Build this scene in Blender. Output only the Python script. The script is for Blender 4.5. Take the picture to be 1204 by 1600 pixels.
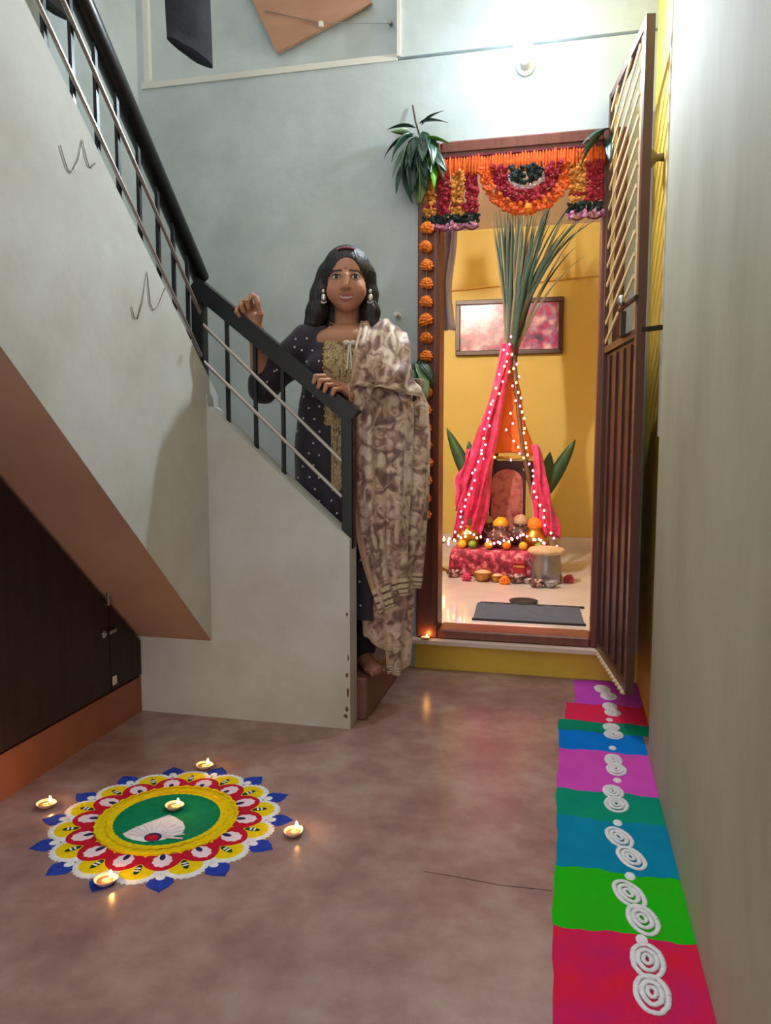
import bpy, math, random
import numpy as np
from mathutils import Vector, Matrix
random.seed(7); rng = np.random.default_rng(11)
for o in list(bpy.data.objects): bpy.data.objects.remove(o)
SC = bpy.context.scene
COL = SC.collection
PI = math.pi

# ---------------------------------------------------------------- camera
cam_d = bpy.data.cameras.new('camera'); cam = bpy.data.objects.new('camera', cam_d); COL.objects.link(cam)
cam_d.sensor_fit = 'VERTICAL'; cam_d.sensor_height = 32.0; cam_d.lens = 24.0      # f = 1200 px of 1600
cam_d.clip_start = 0.02; cam_d.clip_end = 60
PITCH = math.atan(118/1200); YAW = math.atan(283/math.hypot(1200, 118))
cam.location = (0, 0, 1.0); cam.rotation_euler = (PI/2-PITCH, 0, YAW)
SC.camera = cam
# ---------------------------------------------------------------- world, exposure
W = bpy.data.worlds.new('night_ambience'); SC.world = W; W.use_nodes = True
bg = W.node_tree.nodes['Background']; bg.inputs[0].default_value = (1.0, .96, .91, 1); bg.inputs[1].default_value = 1.6
SC.view_settings.view_transform = 'Standard'; SC.view_settings.look = 'None'
SC.view_settings.exposure = 0.0; SC.view_settings.gamma = 1.0; SC.view_settings.use_curve_mapping = False
BULB_L, ROOM_L = 4200.0, 3900.0

# ---------------------------------------------------------------- helpers
def lin(c):
    return tuple((x/255/12.92 if x/255 <= .04045 else ((x/255+.055)/1.055)**2.4) for x in c)
MATS = {}
def mat(name, rgb=(200,200,200), rough=.6, rgb2=None, scale=4., lo=.35, hi=.65, detail=4., stretch=(1,1,1), bump=0., bscale=None,
        metal=0., emit=None, estr=0., spec=.5, rgb3=None, coat=0., trans=0., sheen=0., coord='Object', alpha=1., wave=None):
    if name in MATS: return MATS[name]
    m = bpy.data.materials.new(name); m.use_nodes = True; MATS[name] = m
    nt = m.node_tree; N = nt.nodes; Lk = nt.links; p = N['Principled BSDF']
    p.inputs['Base Color'].default_value = (*lin(rgb), 1); p.inputs['Roughness'].default_value = rough
    p.inputs['Metallic'].default_value = metal; p.inputs['Specular IOR Level'].default_value = spec
    p.inputs['Coat Weight'].default_value = coat; p.inputs['Coat Roughness'].default_value = .1
    p.inputs['Transmission Weight'].default_value = trans; p.inputs['Sheen Weight'].default_value = sheen; p.inputs['Alpha'].default_value = alpha
    if emit: p.inputs['Emission Color'].default_value = (*lin(emit), 1); p.inputs['Emission Strength'].default_value = estr
    if rgb2 or bump:
        tc = N.new('ShaderNodeTexCoord'); mp = N.new('ShaderNodeMapping'); mp.inputs['Scale'].default_value = stretch
        Lk.new(tc.outputs[coord], mp.inputs['Vector'])
        no = N.new('ShaderNodeTexNoise'); no.inputs['Scale'].default_value = scale; no.inputs['Detail'].default_value = detail
        no.inputs['Roughness'].default_value = .6
        Lk.new(mp.outputs[0], no.inputs['Vector'])
        if rgb2:
            cr = N.new('ShaderNodeValToRGB'); e = cr.color_ramp.elements
            e[0].position = lo; e[0].color = (*lin(rgb), 1); e[1].position = hi; e[1].color = (*lin(rgb2), 1)
            if rgb3:
                x = e.new((lo+hi)/2); x.color = (*lin(rgb3), 1)
            Lk.new(no.outputs['Fac'], cr.inputs[0]); Lk.new(cr.outputs[0], p.inputs['Base Color'])
        if bump:
            n2 = no
            if bscale:
                n2 = N.new('ShaderNodeTexNoise'); n2.inputs['Scale'].default_value = bscale; n2.inputs['Detail'].default_value = 3
                Lk.new(mp.outputs[0], n2.inputs['Vector'])
            b = N.new('ShaderNodeBump'); b.inputs['Strength'].default_value = bump; b.inputs['Distance'].default_value = .01
            Lk.new(n2.outputs['Fac'], b.inputs['Height']); Lk.new(b.outputs[0], p.inputs['Normal'])
    return m
def attr_mat(name, rough=.5, spec=.5, bump=0., bscale=200, sheen=0., sss=0.):
    m = mat(name, rough=rough, spec=spec, bump=bump, scale=bscale, sheen=sheen)
    nt = m.node_tree; a = nt.nodes.new('ShaderNodeVertexColor'); a.layer_name = 'Col'
    nt.links.new(a.outputs[0], nt.nodes['Principled BSDF'].inputs['Base Color'])
    return m

def wloc(o):
    v = Vector((0,0,0))
    while o is not None: v = v + o.location; o = o.parent
    return v
class MB:
    """collects shapes given in world coordinates and builds ONE mesh object"""
    def __init__(s): s.v = []; s.f = []
    def add(s, vs, fs):
        o = len(s.v); s.v += [tuple(map(float, p)) for p in vs]; s.f += [tuple(i+o for i in f) for f in fs]; return s
    def box(s, a, b, bev=0.):
        x0,y0,z0 = a; x1,y1,z1 = b
        if bev <= 0:
            return s.add([(x0,y0,z0),(x1,y0,z0),(x1,y1,z0),(x0,y1,z0),(x0,y0,z1),(x1,y0,z1),(x1,y1,z1),(x0,y1,z1)],
                [(0,3,2,1),(4,5,6,7),(0,1,5,4),(1,2,6,5),(2,3,7,6),(3,0,4,7)])
        e = bev; vs = []
        for z, i in ((z0,e),(z0+e,0),(z1-e,0),(z1,e)):
            for (cx,cy,sx,sy) in ((x0,y0,1,1),(x1,y0,-1,1),(x1,y1,-1,-1),(x0,y1,1,-1)):
                pts = [(cx+sx*i, cy+sy*(i+e)), (cx+sx*(i+e), cy+sy*i)]
                if (sx*sy) < 0: pts.reverse()
                vs += [(px,py,z) for px,py in pts]
        fs = [tuple(range(7,-1,-1)), tuple(range(24,32))]
        for k in range(3):
            for j in range(8): fs.append((k*8+j, k*8+(j+1)%8, (k+1)*8+(j+1)%8, (k+1)*8+j))
        return s.add(vs, fs)
    def prism(s, poly, ax, t0, t1):
        """poly in the two remaining axes (in order), extruded along ax"""
        n = len(poly)
        def P(q, t): q = list(q); q.insert(ax, t); return q
        return s.add([P(q,t0) for q in poly]+[P(q,t1) for q in poly],
            [tuple(range(n-1,-1,-1)), tuple(range(n,2*n))]+[(i,(i+1)%n,n+(i+1)%n,n+i) for i in range(n)])
    def tube(s, path, r, n=8, cap=True, squash=1., up=None):
        path = [Vector(p) for p in path]; m = len(path)
        rs = r if isinstance(r, (list,tuple)) else [r]*m
        vs = []; u = None
        for i, p in enumerate(path):
            t = (path[min(i+1,m-1)]-path[max(i-1,0)])
            t = t.normalized() if t.length > 1e-9 else Vector((0,0,1))
            if u is None:
                ref = Vector(up) if up else (Vector((0,0,1)) if abs(t.z) < .9 else Vector((1,0,0)))
                u = t.cross(ref).normalized()
            else:
                u = (u-t*u.dot(t)); u = u.normalized() if u.length > 1e-6 else t.orthogonal().normalized()
            w = t.cross(u)
            for k in range(n):
                a = 2*PI*(k+.5)/n; vs.append(p+u*(rs[i]*math.cos(a))+w*(rs[i]*squash*math.sin(a)))
        fs = [(i*n+k, i*n+(k+1)%n, (i+1)*n+(k+1)%n, (i+1)*n+k) for i in range(m-1) for k in range(n)]
        if cap: fs += [tuple(range(n-1,-1,-1)), tuple(range((m-1)*n, m*n))]
        return s.add(vs, fs)
    def beam(s, p, q, w, h, up=(0,0,1)):
        """rectangular bar from p to q; w across, h along up"""
        p = Vector(p); q = Vector(q); t = (q-p).normalized(); a = t.cross(Vector(up)).normalized(); b = a.cross(t)
        vs = [c+a*(i*w/2)+b*(j*h/2) for c in (p,q) for i,j in ((-1,-1),(1,-1),(1,1),(-1,1))]
        return s.add(vs, [(0,3,2,1),(4,5,6,7),(0,1,5,4),(1,2,6,5),(2,3,7,6),(3,0,4,7)])
    def lathe(s, c, prof, n=20, ax=(0,0,1), sx=1., sy=1.):
        """prof: (r, h) list along ax from c"""
        c = Vector(c); t = Vector(ax).normalized(); u = t.orthogonal().normalized() if abs(t.z) < .999 else Vector((1,0,0)); w = t.cross(u)
        vs = [c+t*h+u*(r*sx*math.cos(2*PI*k/n))+w*(r*sy*math.sin(2*PI*k/n)) for r,h in prof for k in range(n)]
        m = len(prof)
        fs = [(i*n+k, i*n+(k+1)%n, (i+1)*n+(k+1)%n, (i+1)*n+k) for i in range(m-1) for k in range(n)]
        fs += [tuple(range(n-1,-1,-1)), tuple(range((m-1)*n, m*n))]
        return s.add(vs, fs)
    def ell(s, c, r, n=14, m=8, jit=0., rot=None):
        if not isinstance(r,(tuple,list)): r = (r,r,r)
        c = Vector(c); vs = [Vector((0,0,-1))]; 
        for i in range(1,m):
            a = -PI/2+PI*i/m
            for k in range(n):
                b = 2*PI*k/n; vs.append(Vector((math.cos(a)*math.cos(b), math.cos(a)*math.sin(b), math.sin(a))))
        vs.append(Vector((0,0,1)))
        out = []
        for v in vs:
            j = 1+jit*(random.random()-.5); q = Vector((v.x*r[0]*j, v.y*r[1]*j, v.z*r[2]*j))
            if rot is not None: q = rot @ q
            out.append(c+q)
        fs = [(0,1+(k+1)%n,1+k) for k in range(n)]
        for i in range(m-2):
            for k in range(n): fs.append((1+i*n+k,1+i*n+(k+1)%n,1+(i+1)*n+(k+1)%n,1+(i+1)*n+k))
        last = len(vs)-1; b0 = 1+(m-2)*n
        fs += [(b0+k,b0+(k+1)%n,last) for k in range(n)]
        return s.add(out, fs)
    def grid(s, rows, close_u=False):
        nr = len(rows); nc = len(rows[0])
        vs = [p for r in rows for p in r]
        fs = []
        for i in range(nr-1):
            for j in range(nc-(0 if close_u else 1)):
                k = (j+1)%nc; fs.append((i*nc+j, i*nc+k, (i+1)*nc+k, (i+1)*nc+j))
        return s.add(vs, fs)
    def mound(s, outline, z0, h, c=None):
        """a low heap of powder with the given outline (x, y)"""
        n = len(outline); cx = sum(p[0] for p in outline)/n if c is None else c[0]; cy = sum(p[1] for p in outline)/n if c is None else c[1]
        vs = [(x,y,z0) for x,y in outline]+[(cx+(x-cx)*.93, cy+(y-cy)*.93, z0+h*.75) for x,y in outline]+[(cx+(x-cx)*.6, cy+(y-cy)*.6, z0+h) for x,y in outline]+[(cx,cy,z0+h)]
        fs = [(i,(i+1)%n,n+(i+1)%n,n+i) for i in range(n)]+[(n+i,n+(i+1)%n,2*n+(i+1)%n,2*n+i) for i in range(n)]+[(2*n+i,2*n+(i+1)%n,3*n) for i in range(n)]
        return s.add(vs, fs)
    def build(s, name, m, parent=None, smooth=False, origin=None):
        me = bpy.data.meshes.new(name)
        if parent is not None: org = wloc(parent)
        elif origin is not None: org = Vector(origin)
        else:
            a = np.array(s.v); org = Vector(((a[:,0].min()+a[:,0].max())/2, (a[:,1].min()+a[:,1].max())/2, a[:,2].min()))
        me.from_pydata([(x-org.x, y-org.y, z-org.z) for x,y,z in s.v], [], s.f); me.update()
        me.materials.append(MATS[m] if isinstance(m, str) else m)
        if smooth: me.polygons.foreach_set('use_smooth', [True]*len(me.polygons))
        o = bpy.data.objects.new(name, me); COL.objects.link(o)
        if parent is not None: o.parent = parent
        else: o.location = org
        return o
def tag(o, label=None, cat=None, group=None, kind=None):
    if label: o['label'] = label
    if cat: o['category'] = cat
    if group: o['group'] = group
    if kind: o['kind'] = kind
    return o
def thing(name, loc, label, cat, group=None, kind=None):
    o = bpy.data.objects.new(name, None); COL.objects.link(o); o.location = loc; o.empty_display_size = .05
    return tag(o, label, cat, group, kind)
def struct(o, label, cat): return tag(o, label, cat, kind='structure')
def recalc(o):
    import bmesh
    bm = bmesh.new(); bm.from_mesh(o.data); bmesh.ops.recalc_face_normals(bm, faces=bm.faces[:]); bm.to_mesh(o.data); bm.free(); return o
def copy_tree(o, parent=None, delta=None):
    c = o.copy(); COL.objects.link(c); c.parent = parent
    if delta is not None: c.location = c.location+Vector(delta)
    for ch in list(o.children): copy_tree(ch, c)
    return c

# ---------------------------------------------------------------- signed-distance modelling (for the person)
class SDF:
    def __init__(s, lo, hi, h):
        s.lo = np.array(lo, np.float32); s.h = h
        s.n = np.ceil((np.array(hi)-s.lo)/h).astype(int)+1
        s.g = np.full(s.n, .08, np.float32)
    def win(s, lo, hi, mg):
        i0 = np.maximum(0, np.floor((np.array(lo)-mg-s.lo)/s.h).astype(int)); i1 = np.minimum(s.n, np.ceil((np.array(hi)+mg-s.lo)/s.h).astype(int)+1)
        sl = tuple(slice(a,b) for a,b in zip(i0,i1))
        ax = [s.lo[k]+s.h*np.arange(i0[k],i1[k],dtype=np.float32) for k in range(3)]
        return sl, np.meshgrid(*ax, indexing='ij', sparse=True)
    def comb(s, sl, d, k, sub=False):
        g = s.g[sl]
        if sub: d = -d; hh = np.clip(.5-.5*(g-d)/max(k,1e-6)*1., 0, 1); s.g[sl] = g+(d-g)*hh+k*hh*(1-hh)
        else: hh = np.clip(.5+.5*(g-d)/max(k,1e-6), 0, 1); s.g[sl] = g+(d-g)*hh-k*hh*(1-hh)
    def cap(s, p, r0, q, r1, k=.012, sub=False):
        p = np.array(p,np.float32); q = np.array(q,np.float32); R = max(r0,r1)
        sl, (x,y,z) = s.win(np.minimum(p,q)-R, np.maximum(p,q)+R, .05+k)
        d = q-p; L2 = float(d@d)
        t = np.clip(((x-p[0])*d[0]+(y-p[1])*d[1]+(z-p[2])*d[2])/L2, 0, 1)
        D = np.sqrt((x-p[0]-t*d[0])**2+(y-p[1]-t*d[1])**2+(z-p[2]-t*d[2])**2)-(r0+(r1-r0)*t)
        s.comb(sl, D, k, sub)
    def chain(s, pts, rs, k=.008):
        for i in range(len(pts)-1): s.cap(pts[i], rs[i], pts[i+1], rs[i+1], k)
    def ell(s, c, r, k=.015, sub=False):
        c = np.array(c,np.float32); r = np.array(r,np.float32)*np.ones(3,np.float32)
        sl, (x,y,z) = s.win(c-r, c+r, .05+k)
        a,b,e = (x-c[0])/r[0], (y-c[1])/r[1], (z-c[2])/r[2]
        k0 = np.sqrt(a*a+b*b+e*e)+1e-6; k1 = np.sqrt((a/r[0])**2+(b/r[1])**2+(e/r[2])**2)+1e-6
        s.comb(sl, k0*(k0-1)/k1, k, sub)
    def loft(s, rows, k=.02, sub=False):
        """rows: (z, ca, cb, ra, rb) ascending z"""
        R = np.array(rows, np.float32)
        lo = [(R[:,1]-R[:,3]).min(), (R[:,2]-R[:,4]).min(), R[0,0]]; hi = [(R[:,1]+R[:,3]).max(), (R[:,2]+R[:,4]).max(), R[-1,0]]
        sl, (x,y,z) = s.win(lo, hi, .05)
        zz = z.ravel(); f = [np.interp(zz, R[:,0], R[:,i]).reshape(1,1,-1) for i in range(1,5)]
        D = (np.sqrt(((x-f[0])/f[2])**2+((y-f[1])/f[3])**2)-1)*np.minimum(f[2],f[3])
        D = np.maximum(D, np.maximum(R[0,0]-z, z-R[-1,0]))
        s.comb(sl, D, k, sub)
    def mesh(s):
        g = s.g; n = g.shape; ins = g < 0
        cells = np.zeros((n[0]-1,n[1]-1,n[2]-1), np.int8)
        for a in (0,1):
            for b in (0,1):
                for c in (0,1): cells += ins[a:n[0]-1+a, b:n[1]-1+b, c:n[2]-1+c]
        act = (cells > 0) & (cells < 8)
        idx = np.full(cells.shape, -1, np.int64); ii = np.argwhere(act); idx[act] = np.arange(len(ii))
        acc = np.zeros((len(ii),3)); cnt = np.zeros(len(ii))
        cor = [(a,b,c) for a in (0,1) for b in (0,1) for c in (0,1)]
        for u in cor:
            for ax in range(3):
                if u[ax]: continue
                w = list(u); w[ax] = 1
                g0 = g[ii[:,0]+u[0], ii[:,1]+u[1], ii[:,2]+u[2]]; g1 = g[ii[:,0]+w[0], ii[:,1]+w[1], ii[:,2]+w[2]]
                cr = (g0 < 0) != (g1 < 0); t = np.where(cr, g0/(g0-g1+1e-12), 0)
                p = np.tile(np.array(u,float),(len(ii),1)); p[:,ax] += t
                acc[cr] += p[cr]; cnt[cr] += 1
        v = s.lo+s.h*(ii+acc/cnt[:,None])
        F = []
        for ax in range(3):
            a1, a2 = (ax+1)%3, (ax+2)%3
            sl0 = [slice(None)]*3; sl1 = [slice(None)]*3; sl0[ax] = slice(0,-1); sl1[ax] = slice(1,None)
            A = ins[tuple(sl0)]; B = ins[tuple(sl1)]
            e = np.argwhere(A != B); e = e[(e[:,a1] > 0)&(e[:,a2] > 0)&(e[:,a1] < n[a1]-1)&(e[:,a2] < n[a2]-1)]
            fl = A[e[:,0],e[:,1],e[:,2]]
            q = []
            for d1,d2 in ((-1,-1),(0,-1),(0,0),(-1,0)):
                c = e.copy(); c[:,a1] += d1; c[:,a2] += d2; q.append(idx[c[:,0],c[:,1],c[:,2]])
            q = np.stack(q,1); q[~fl] = q[~fl][:,::-1]; F.append(q)
        return v, np.concatenate(F)
def np_object(name, v, f, m, parent, smooth=True, col=None, uv=None):
    org = np.array(wloc(parent)) if parent is not None else np.zeros(3)
    me = bpy.data.meshes.new(name); me.vertices.add(len(v)); me.vertices.foreach_set('co', (v-org).astype(np.float32).ravel())
    me.loops.add(f.size); me.loops.foreach_set('vertex_index', f.ravel().astype(np.int32))
    me.polygons.add(len(f)); me.polygons.foreach_set('loop_start', np.arange(0,f.size,f.shape[1],dtype=np.int32)); 
    me.update(calc_edges=True); me.validate()
    if smooth: me.polygons.foreach_set('use_smooth', [True]*len(me.polygons))
    if col is not None:
        at = me.color_attributes.new('Col','FLOAT_COLOR','POINT'); c = np.ones((len(v),4),np.float32); c[:,:3] = col; at.data.foreach_set('color', c.ravel())
    if uv is not None:
        u = me.uv_layers.new(name='UVMap'); u.data.foreach_set('uv', uv[f.ravel()].astype(np.float32).ravel())
    me.materials.append(MATS[m] if isinstance(m,str) else m)
    o = bpy.data.objects.new(name, me); COL.objects.link(o); o.parent = parent
    return o
# ================================================================ materials of the setting
mat('lime_wall', (188,200,202), .75, (158,170,168), scale=2.2, lo=.42, hi=.78, detail=7, bump=.12, bscale=30)
mat('stair_paint', (192,194,190), .75, (170,167,156), scale=2.6, lo=.4, hi=.75, detail=7, bump=.12, bscale=30)
mat('soffit_beige', (176,140,118), .8, (160,122,102), scale=2.0, lo=.4, hi=.7)  # soffit tone, a pinker beige than the stair walls
mat('side_wall', (172,168,146), .8, (150,144,118), scale=2.2, lo=.32, hi=.72, detail=6, stretch=(1.1,1.1,.6), bump=.10, bscale=16)
mat('yellow_paint', (226,190,70), .6, (208,168,52), scale=3, lo=.3, hi=.7)
mat('room_yellow', (214,190,104), .55, (204,178,88), scale=1.5, lo=.3, hi=.7)
mat('ceiling_white', (222,210,222), .7)
mat('tile_white', (222,212,208), .10, (206,196,194), scale=3, lo=.4, hi=.7, spec=.6)
mat('red_cement', (160,136,128), .22, (128,96,92), scale=7, lo=.30, hi=.70, detail=13, rgb3=(146,114,108), bump=.05, bscale=40, spec=.5)
mat('red_skirting', (150,92,72), .6, (130,78,60), scale=4, lo=.35, hi=.7)
mat('marble_edge', (214,196,184), .3)
mat('frame_wood', (120,66,50), .38, (98,50,40), scale=6, stretch=(6,6,.6), lo=.35, hi=.7)
mat('step_red', (120,78,68), .5, (98,62,54), scale=6, lo=.35, hi=.7)
mat('conduit', (196,150,60), .5)
mat('pale_trim', (214,214,204), .6)

# ================================================================ structure
BW = 3.22                                    # back wall plane
struct(MB().box((-1.95,-1.6,-.06),(.36,3.36,0)).build('floor','red_cement'), 'worn red cement floor of the passage', 'floor')
w = MB()
DL, DR, DH, FL = -.615, .205, 2.185, .135    # door hole
w.box((-1.95,BW,0),(DL,BW+.14,2.525)); w.box((DL,BW,DH),(DR,BW+.14,2.525)); w.box((DR,BW,0),(.36,BW+.14,2.525))
w.box((-1.95,BW+.045,2.525),(-.70,BW+.14,3.7)); w.box((-.70,BW-.010,2.533),(.36,BW+.14,3.7)); w.box((-.70,BW+.03,2.52),(.36,BW+.14,2.54))
wb = struct(w.build('wall_back','lime_wall'), 'mottled grey-white plaster wall with the doorway and bulb', 'wall')
t = MB(); t.box((-1.86,BW-.006,2.525),(-.705,BW+.05,2.55)); t.box((-1.86,BW+.02,2.55),(-1.835,BW+.05,3.7)); 
struct(t.build('trim_1','pale_trim'), 'pale moulding along the foot of the wall recess above the stairs', 'trim')
struct(MB().box((-.703,BW-.024,2.533),(-.688,BW-.009,3.7)).build('trim_2','pale_trim'), 'narrow upright pale moulding beside the wall recess', 'trim')
struct(MB().box((-1.95,-1.6,0),(-1.88,BW,3.7)).build('wall_left','lime_wall'), 'grey-white plaster wall behind the upper stair flight', 'wall')
struct(MB().box((.272,-1.6,0),(.36,2.46,3.7)).build('wall_right','side_wall'), 'streaked grey-beige rough plaster wall beside the colour strip', 'wall')
struct(MB().box((.300,2.46,0),(.36,BW,3.7)).build('wall_right_recess','yellow_paint'), 'yellow painted strip of wall behind the open gate', 'wall')
struct(MB().box((-.62,BW-.015,0),(.30,BW-.0005,.117)).build('trim_3','yellow_paint'), 'dirty yellow painted riser below the door threshold', 'riser')
struct(MB().box((-.63,BW-.06,.117),(.235,BW+.02,.134)).build('trim_4','marble_edge'), 'pale stone edge under the door threshold', 'trim')
# door frame
d = thing('door_1', (-.2,BW+.06,FL), 'red-brown wooden door frame hung with garlands', 'door frame', kind='structure')
def frame_member(name, a, b): return MB().box(a, b, .006).build(name, 'frame_wood', d)
frame_member('jamb', (DL,BW-.02,FL),(-.522,BW+.11,DH)); frame_member('jamb', (.112,BW-.02,FL),(DR,BW+.11,DH))
frame_member('head', (-.522,BW-.02,2.115),(.112,BW+.11,DH)); frame_member('sill', (-.522,BW-.02,FL),(.112,BW+.12,.175))
MB().box((-.545,BW-.028,.19),(-.533,BW-.019,2.1)).build('bead', 'frame_wood', d); MB().box((-.52,BW-.028,2.14),(.11,BW-.019,2.152)).build('bead', 'frame_wood', d)
# inner room
struct(MB().box((-1.4,BW+.14,.06),(1.5,6.0,.14)).build('floor_room','tile_white'), 'shiny pale tiled floor of the prayer room', 'floor')
struct(MB().box((-1.4,6.0,.06),(1.5,6.1,2.62)).build('wall_room_back','room_yellow'), 'deep yellow back wall of the prayer room', 'wall')
struct(MB().box((-1.5,BW+.14,.06),(-1.4,6.1,2.62)).build('wall_room_left','room_yellow'), 'yellow left wall of the prayer room', 'wall')
struct(MB().box((1.5,BW+.14,.06),(1.6,6.1,2.62)).build('wall_room_right','room_yellow'), 'yellow right wall of the prayer room', 'wall')
struct(MB().box((-1.5,BW+.14,2.56),(1.6,6.1,2.66)).build('ceiling_room','ceiling_white'), 'pale lilac-white ceiling of the prayer room', 'ceiling')
w = MB(); w.box((-1.5,BW+.1405,0),(DL,BW+.155,2.56)); w.box((DR,BW+.1405,0),(1.6,BW+.155,2.56)); w.box((DL,BW+.1405,DH),(DR,BW+.155,2.56))
struct(w.build('wall_room_front','room_yellow'), 'inner yellow face of the wall around the doorway', 'wall')
struct(MB().box((-1.4,5.96,.14),(1.5,6.0,.145+.09)).build('baseboard_room','tile_white'), 'pale tile skirting along the yellow wall', 'baseboard')
tag(MB().tube([(-1.4,5.985,2.085),(1.5,5.985,2.245)],.006,6).build('wall_conduit','conduit'), 'thin painted conduit running across the yellow wall', 'conduit')

# ================================================================ staircase
XC = -1.209; YP = 2.455
sf = lambda y: .28+.93*(YP-y)               # underside of the upper flight
tp = lambda y: 1.150+.93*(YP-y)             # its parapet top
st = thing('staircase', (-1.3,2.5,0), 'plastered stair with solid parapet turning up beside the back wall', 'staircase', kind='structure')
lp = lambda x: .663+(-.695-x)*.865          # parapet top of lower flight
MB().prism([(-.70,0),(-.70,.655),(-1.205,lp(-1.205)),(-1.205,1.145),(XC-.085,1.145),(XC-.085,.285),(-1.88,.285),(-1.88,0)],1,YP,YP+.085).build('parapet','stair_paint',st)
Y0 = .95
MB().prism([(YP+.085,sf(YP)),(YP+.085,tp(YP)),(Y0,tp(Y0)),(Y0,sf(Y0)+.0),(YP,sf(YP))],0,XC-.085,XC+.0).build('parapet','stair_paint',st)
MB().prism([(YP,sf(YP)),(YP,sf(YP)+.34),(Y0,sf(Y0)+.34),(Y0,sf(Y0))],0,-1.88,XC-.086).build('soffit','soffit_beige',st)
MB().prism([(YP,sf(YP)-.0015),(YP-.0,sf(YP)),(Y0,sf(Y0)),(Y0,sf(Y0)-.0015)],0,-1.88,XC-.002).build('soffit','soffit_beige',st)
mat('chip_brown',(96,62,44),.8)
for x,z,rx,rz in ((-.712,.07,.006,.010),(-.708,.13,.004,.016),(-.711,.19,.005,.008),(-.707,.25,.003,.012),(-.710,.40,.004,.006),(-.716,.045,.008,.006)):
    MB().ell((x,YP,z),(rx,.0012,rz),8,6,.5).build('paint_chip','chip_brown',st)
# treads of the lower flight
MB().box((-.965,2.542,0),(-.665,BW,.152),.006).build('tread','step_red',st)
x = -.965; z = .152
for i in range(3):
    z += .165; MB().box((x-.25 if i < 2 else -1.88,2.541,0),(x,BW,z),.004).build('tread','step_red',st); x -= .22
for i in range(6):
    z += .19; y1 = YP-.21*i
    MB().box((-1.88,y1-.24,z-.05),(XC-.087,y1,z),.004).build('tread','step_red',st)
# skirting + cupboard under the stairs
struct(MB().box((-1.88,Y0,0),(-1.492,YP-.001,.13)).build('baseboard_left','red_skirting'), 'terracotta plinth below the dark stair cupboard', 'plinth')
mat('dark_wood', (52,36,32), .55, (38,26,24), scale=5, stretch=(8,8,.7), lo=.3, hi=.7, spec=.3)
mat('chrome', (190,190,195), .25, metal=1.); mat('black_gap', (10,8,8), .9); mat('sticker_white', (215,210,200), .6)
cb = thing('stair_cupboard', (-1.68,1.7,.13), 'dark brown wooden cupboard fitted under the stair slope', 'cupboard')
gap = .012
MB().prism([(YP-.002,.131),(YP-.002,sf(YP)-gap),(Y0+.02,sf(Y0+.02)-gap),(Y0+.02,.131)],0,-1.87,-1.502).build('carcass','dark_wood',cb)
def cdoor(ya, yb):
    dd = MB().prism([(yb,.14),(yb,sf(yb)-gap-.012),(ya,sf(ya)-gap-.012),(ya,.14)],0,-1.5015,-1.487).build('door','dark_wood',cb); return dd
d1 = cdoor(2.262, 2.448); d2 = cdoor(1.62, 2.256); d3 = cdoor(.98, 1.614)
MB().tube([(-1.487,2.238,.53),(-1.474,2.238,.53),(-1.474,2.238,.44),(-1.487,2.238,.44)],.005,6).build('handle','chrome',d2)
l = MB(); l.lathe((-1.487,2.222,.345),[(.013,0),(.013,.006),(.006,.008),(.006,.012)],12,(1,0,0)); l.box((-1.4868,2.245,.338),(-1.477,2.29,.350)); l.build('latch','chrome',d2)
MB().box((-1.487,2.268,.155),(-1.4855,2.292,.185)).build('sticker','sticker_white',d1)

# ================================================================ railing
mat('rail_black', (18,21,23), .35, spec=.4); mat('bar_steel', (176,166,160), .3, metal=.7)
rl = thing('stair_railing', (-1.249,2.5,1.13), 'black painted metal stair railing with two slim steel bars', 'railing')
hr = MB(); ur = lambda y: 1.56+.90*(2.5-y)
hr.tube([(-1.249,2.515,ur(2.515)),(-1.249,.95,ur(.95))],.030,16); hr.build('handrail','rail_black',rl,True)
lr = lambda x: 1.512+(-1.249-x)*.805
MB().beam((-1.262,2.5,lr(-1.262)),(-.692,2.5,lr(-.692)),.05,.056,(0,0,1)).build('handrail','rail_black',rl)
MB().box((-1.272,2.478,1.09),(-1.228,2.522,1.50),.004).build('post','rail_black',rl)
MB().box((-.735,2.480,.62),(-.695,2.520,1.07),.004).build('post','rail_black',rl)
for x in (-1.148,-1.046,-.946): MB().box((x-.006,2.494,lp(x)-.01),(x+.006,2.506,lr(x)-.02)).build('baluster','rail_black',rl)
for y in (2.417,2.325,2.232,2.128,2.022,1.925,1.823,1.716,1.61,1.50,1.39,1.28):
    MB().box((-1.254,y-.006,tp(y)-.02),(-1.244,y+.006,ur(y)-.02)).build('baluster','rail_black',rl)
# bars measured on the two planes
MB().tube([(-1.235,2.488,1.388),(-.735,2.488,.918)],.0062,8).build('bar','bar_steel',rl)
MB().tube([(-1.235,2.488,1.262),(-.735,2.488,.797)],.0062,8).build('bar','bar_steel',rl)
for z0 in (1.26,1.405):
    MB().tube([(-1.237,2.49,z0+.009),(-1.237,1.0,z0+.93*1.5)],.0062,8).build('bar','bar_steel',rl)
mat('wire', (140,136,130), .4, metal=.8)
def hook(pts, lab):
    pts = [(XC+.003,y,z) for y,z in pts]; pts.append((XC-.04,pts[-1][1],tp(pts[-1][1])+.004)) if False else None
    tag(MB().tube(pts,.0016,6).build('wire_hook','wire',None,True), lab, 'hook', 'wire hooks on the stair parapet')
hook([(1.997,1.367),(2.008,1.337),(2.025,1.336),(2.056,1.392),(2.085,1.479),(2.098,1.389),(2.115,1.375),(2.146,1.392),(2.171,1.426),(2.192,1.456)],'bent wire hook on the stair parapet near the corner post')
hook([(1.703,1.70),(1.716,1.673),(1.727,1.653),(1.739,1.649),(1.752,1.658),(1.775,1.692),(1.794,1.745),(1.808,1.703),(1.818,1.689),(1.829,1.689),(1.844,1.705)],'bent wire hook higher up the stair parapet, under the handrail')
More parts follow.
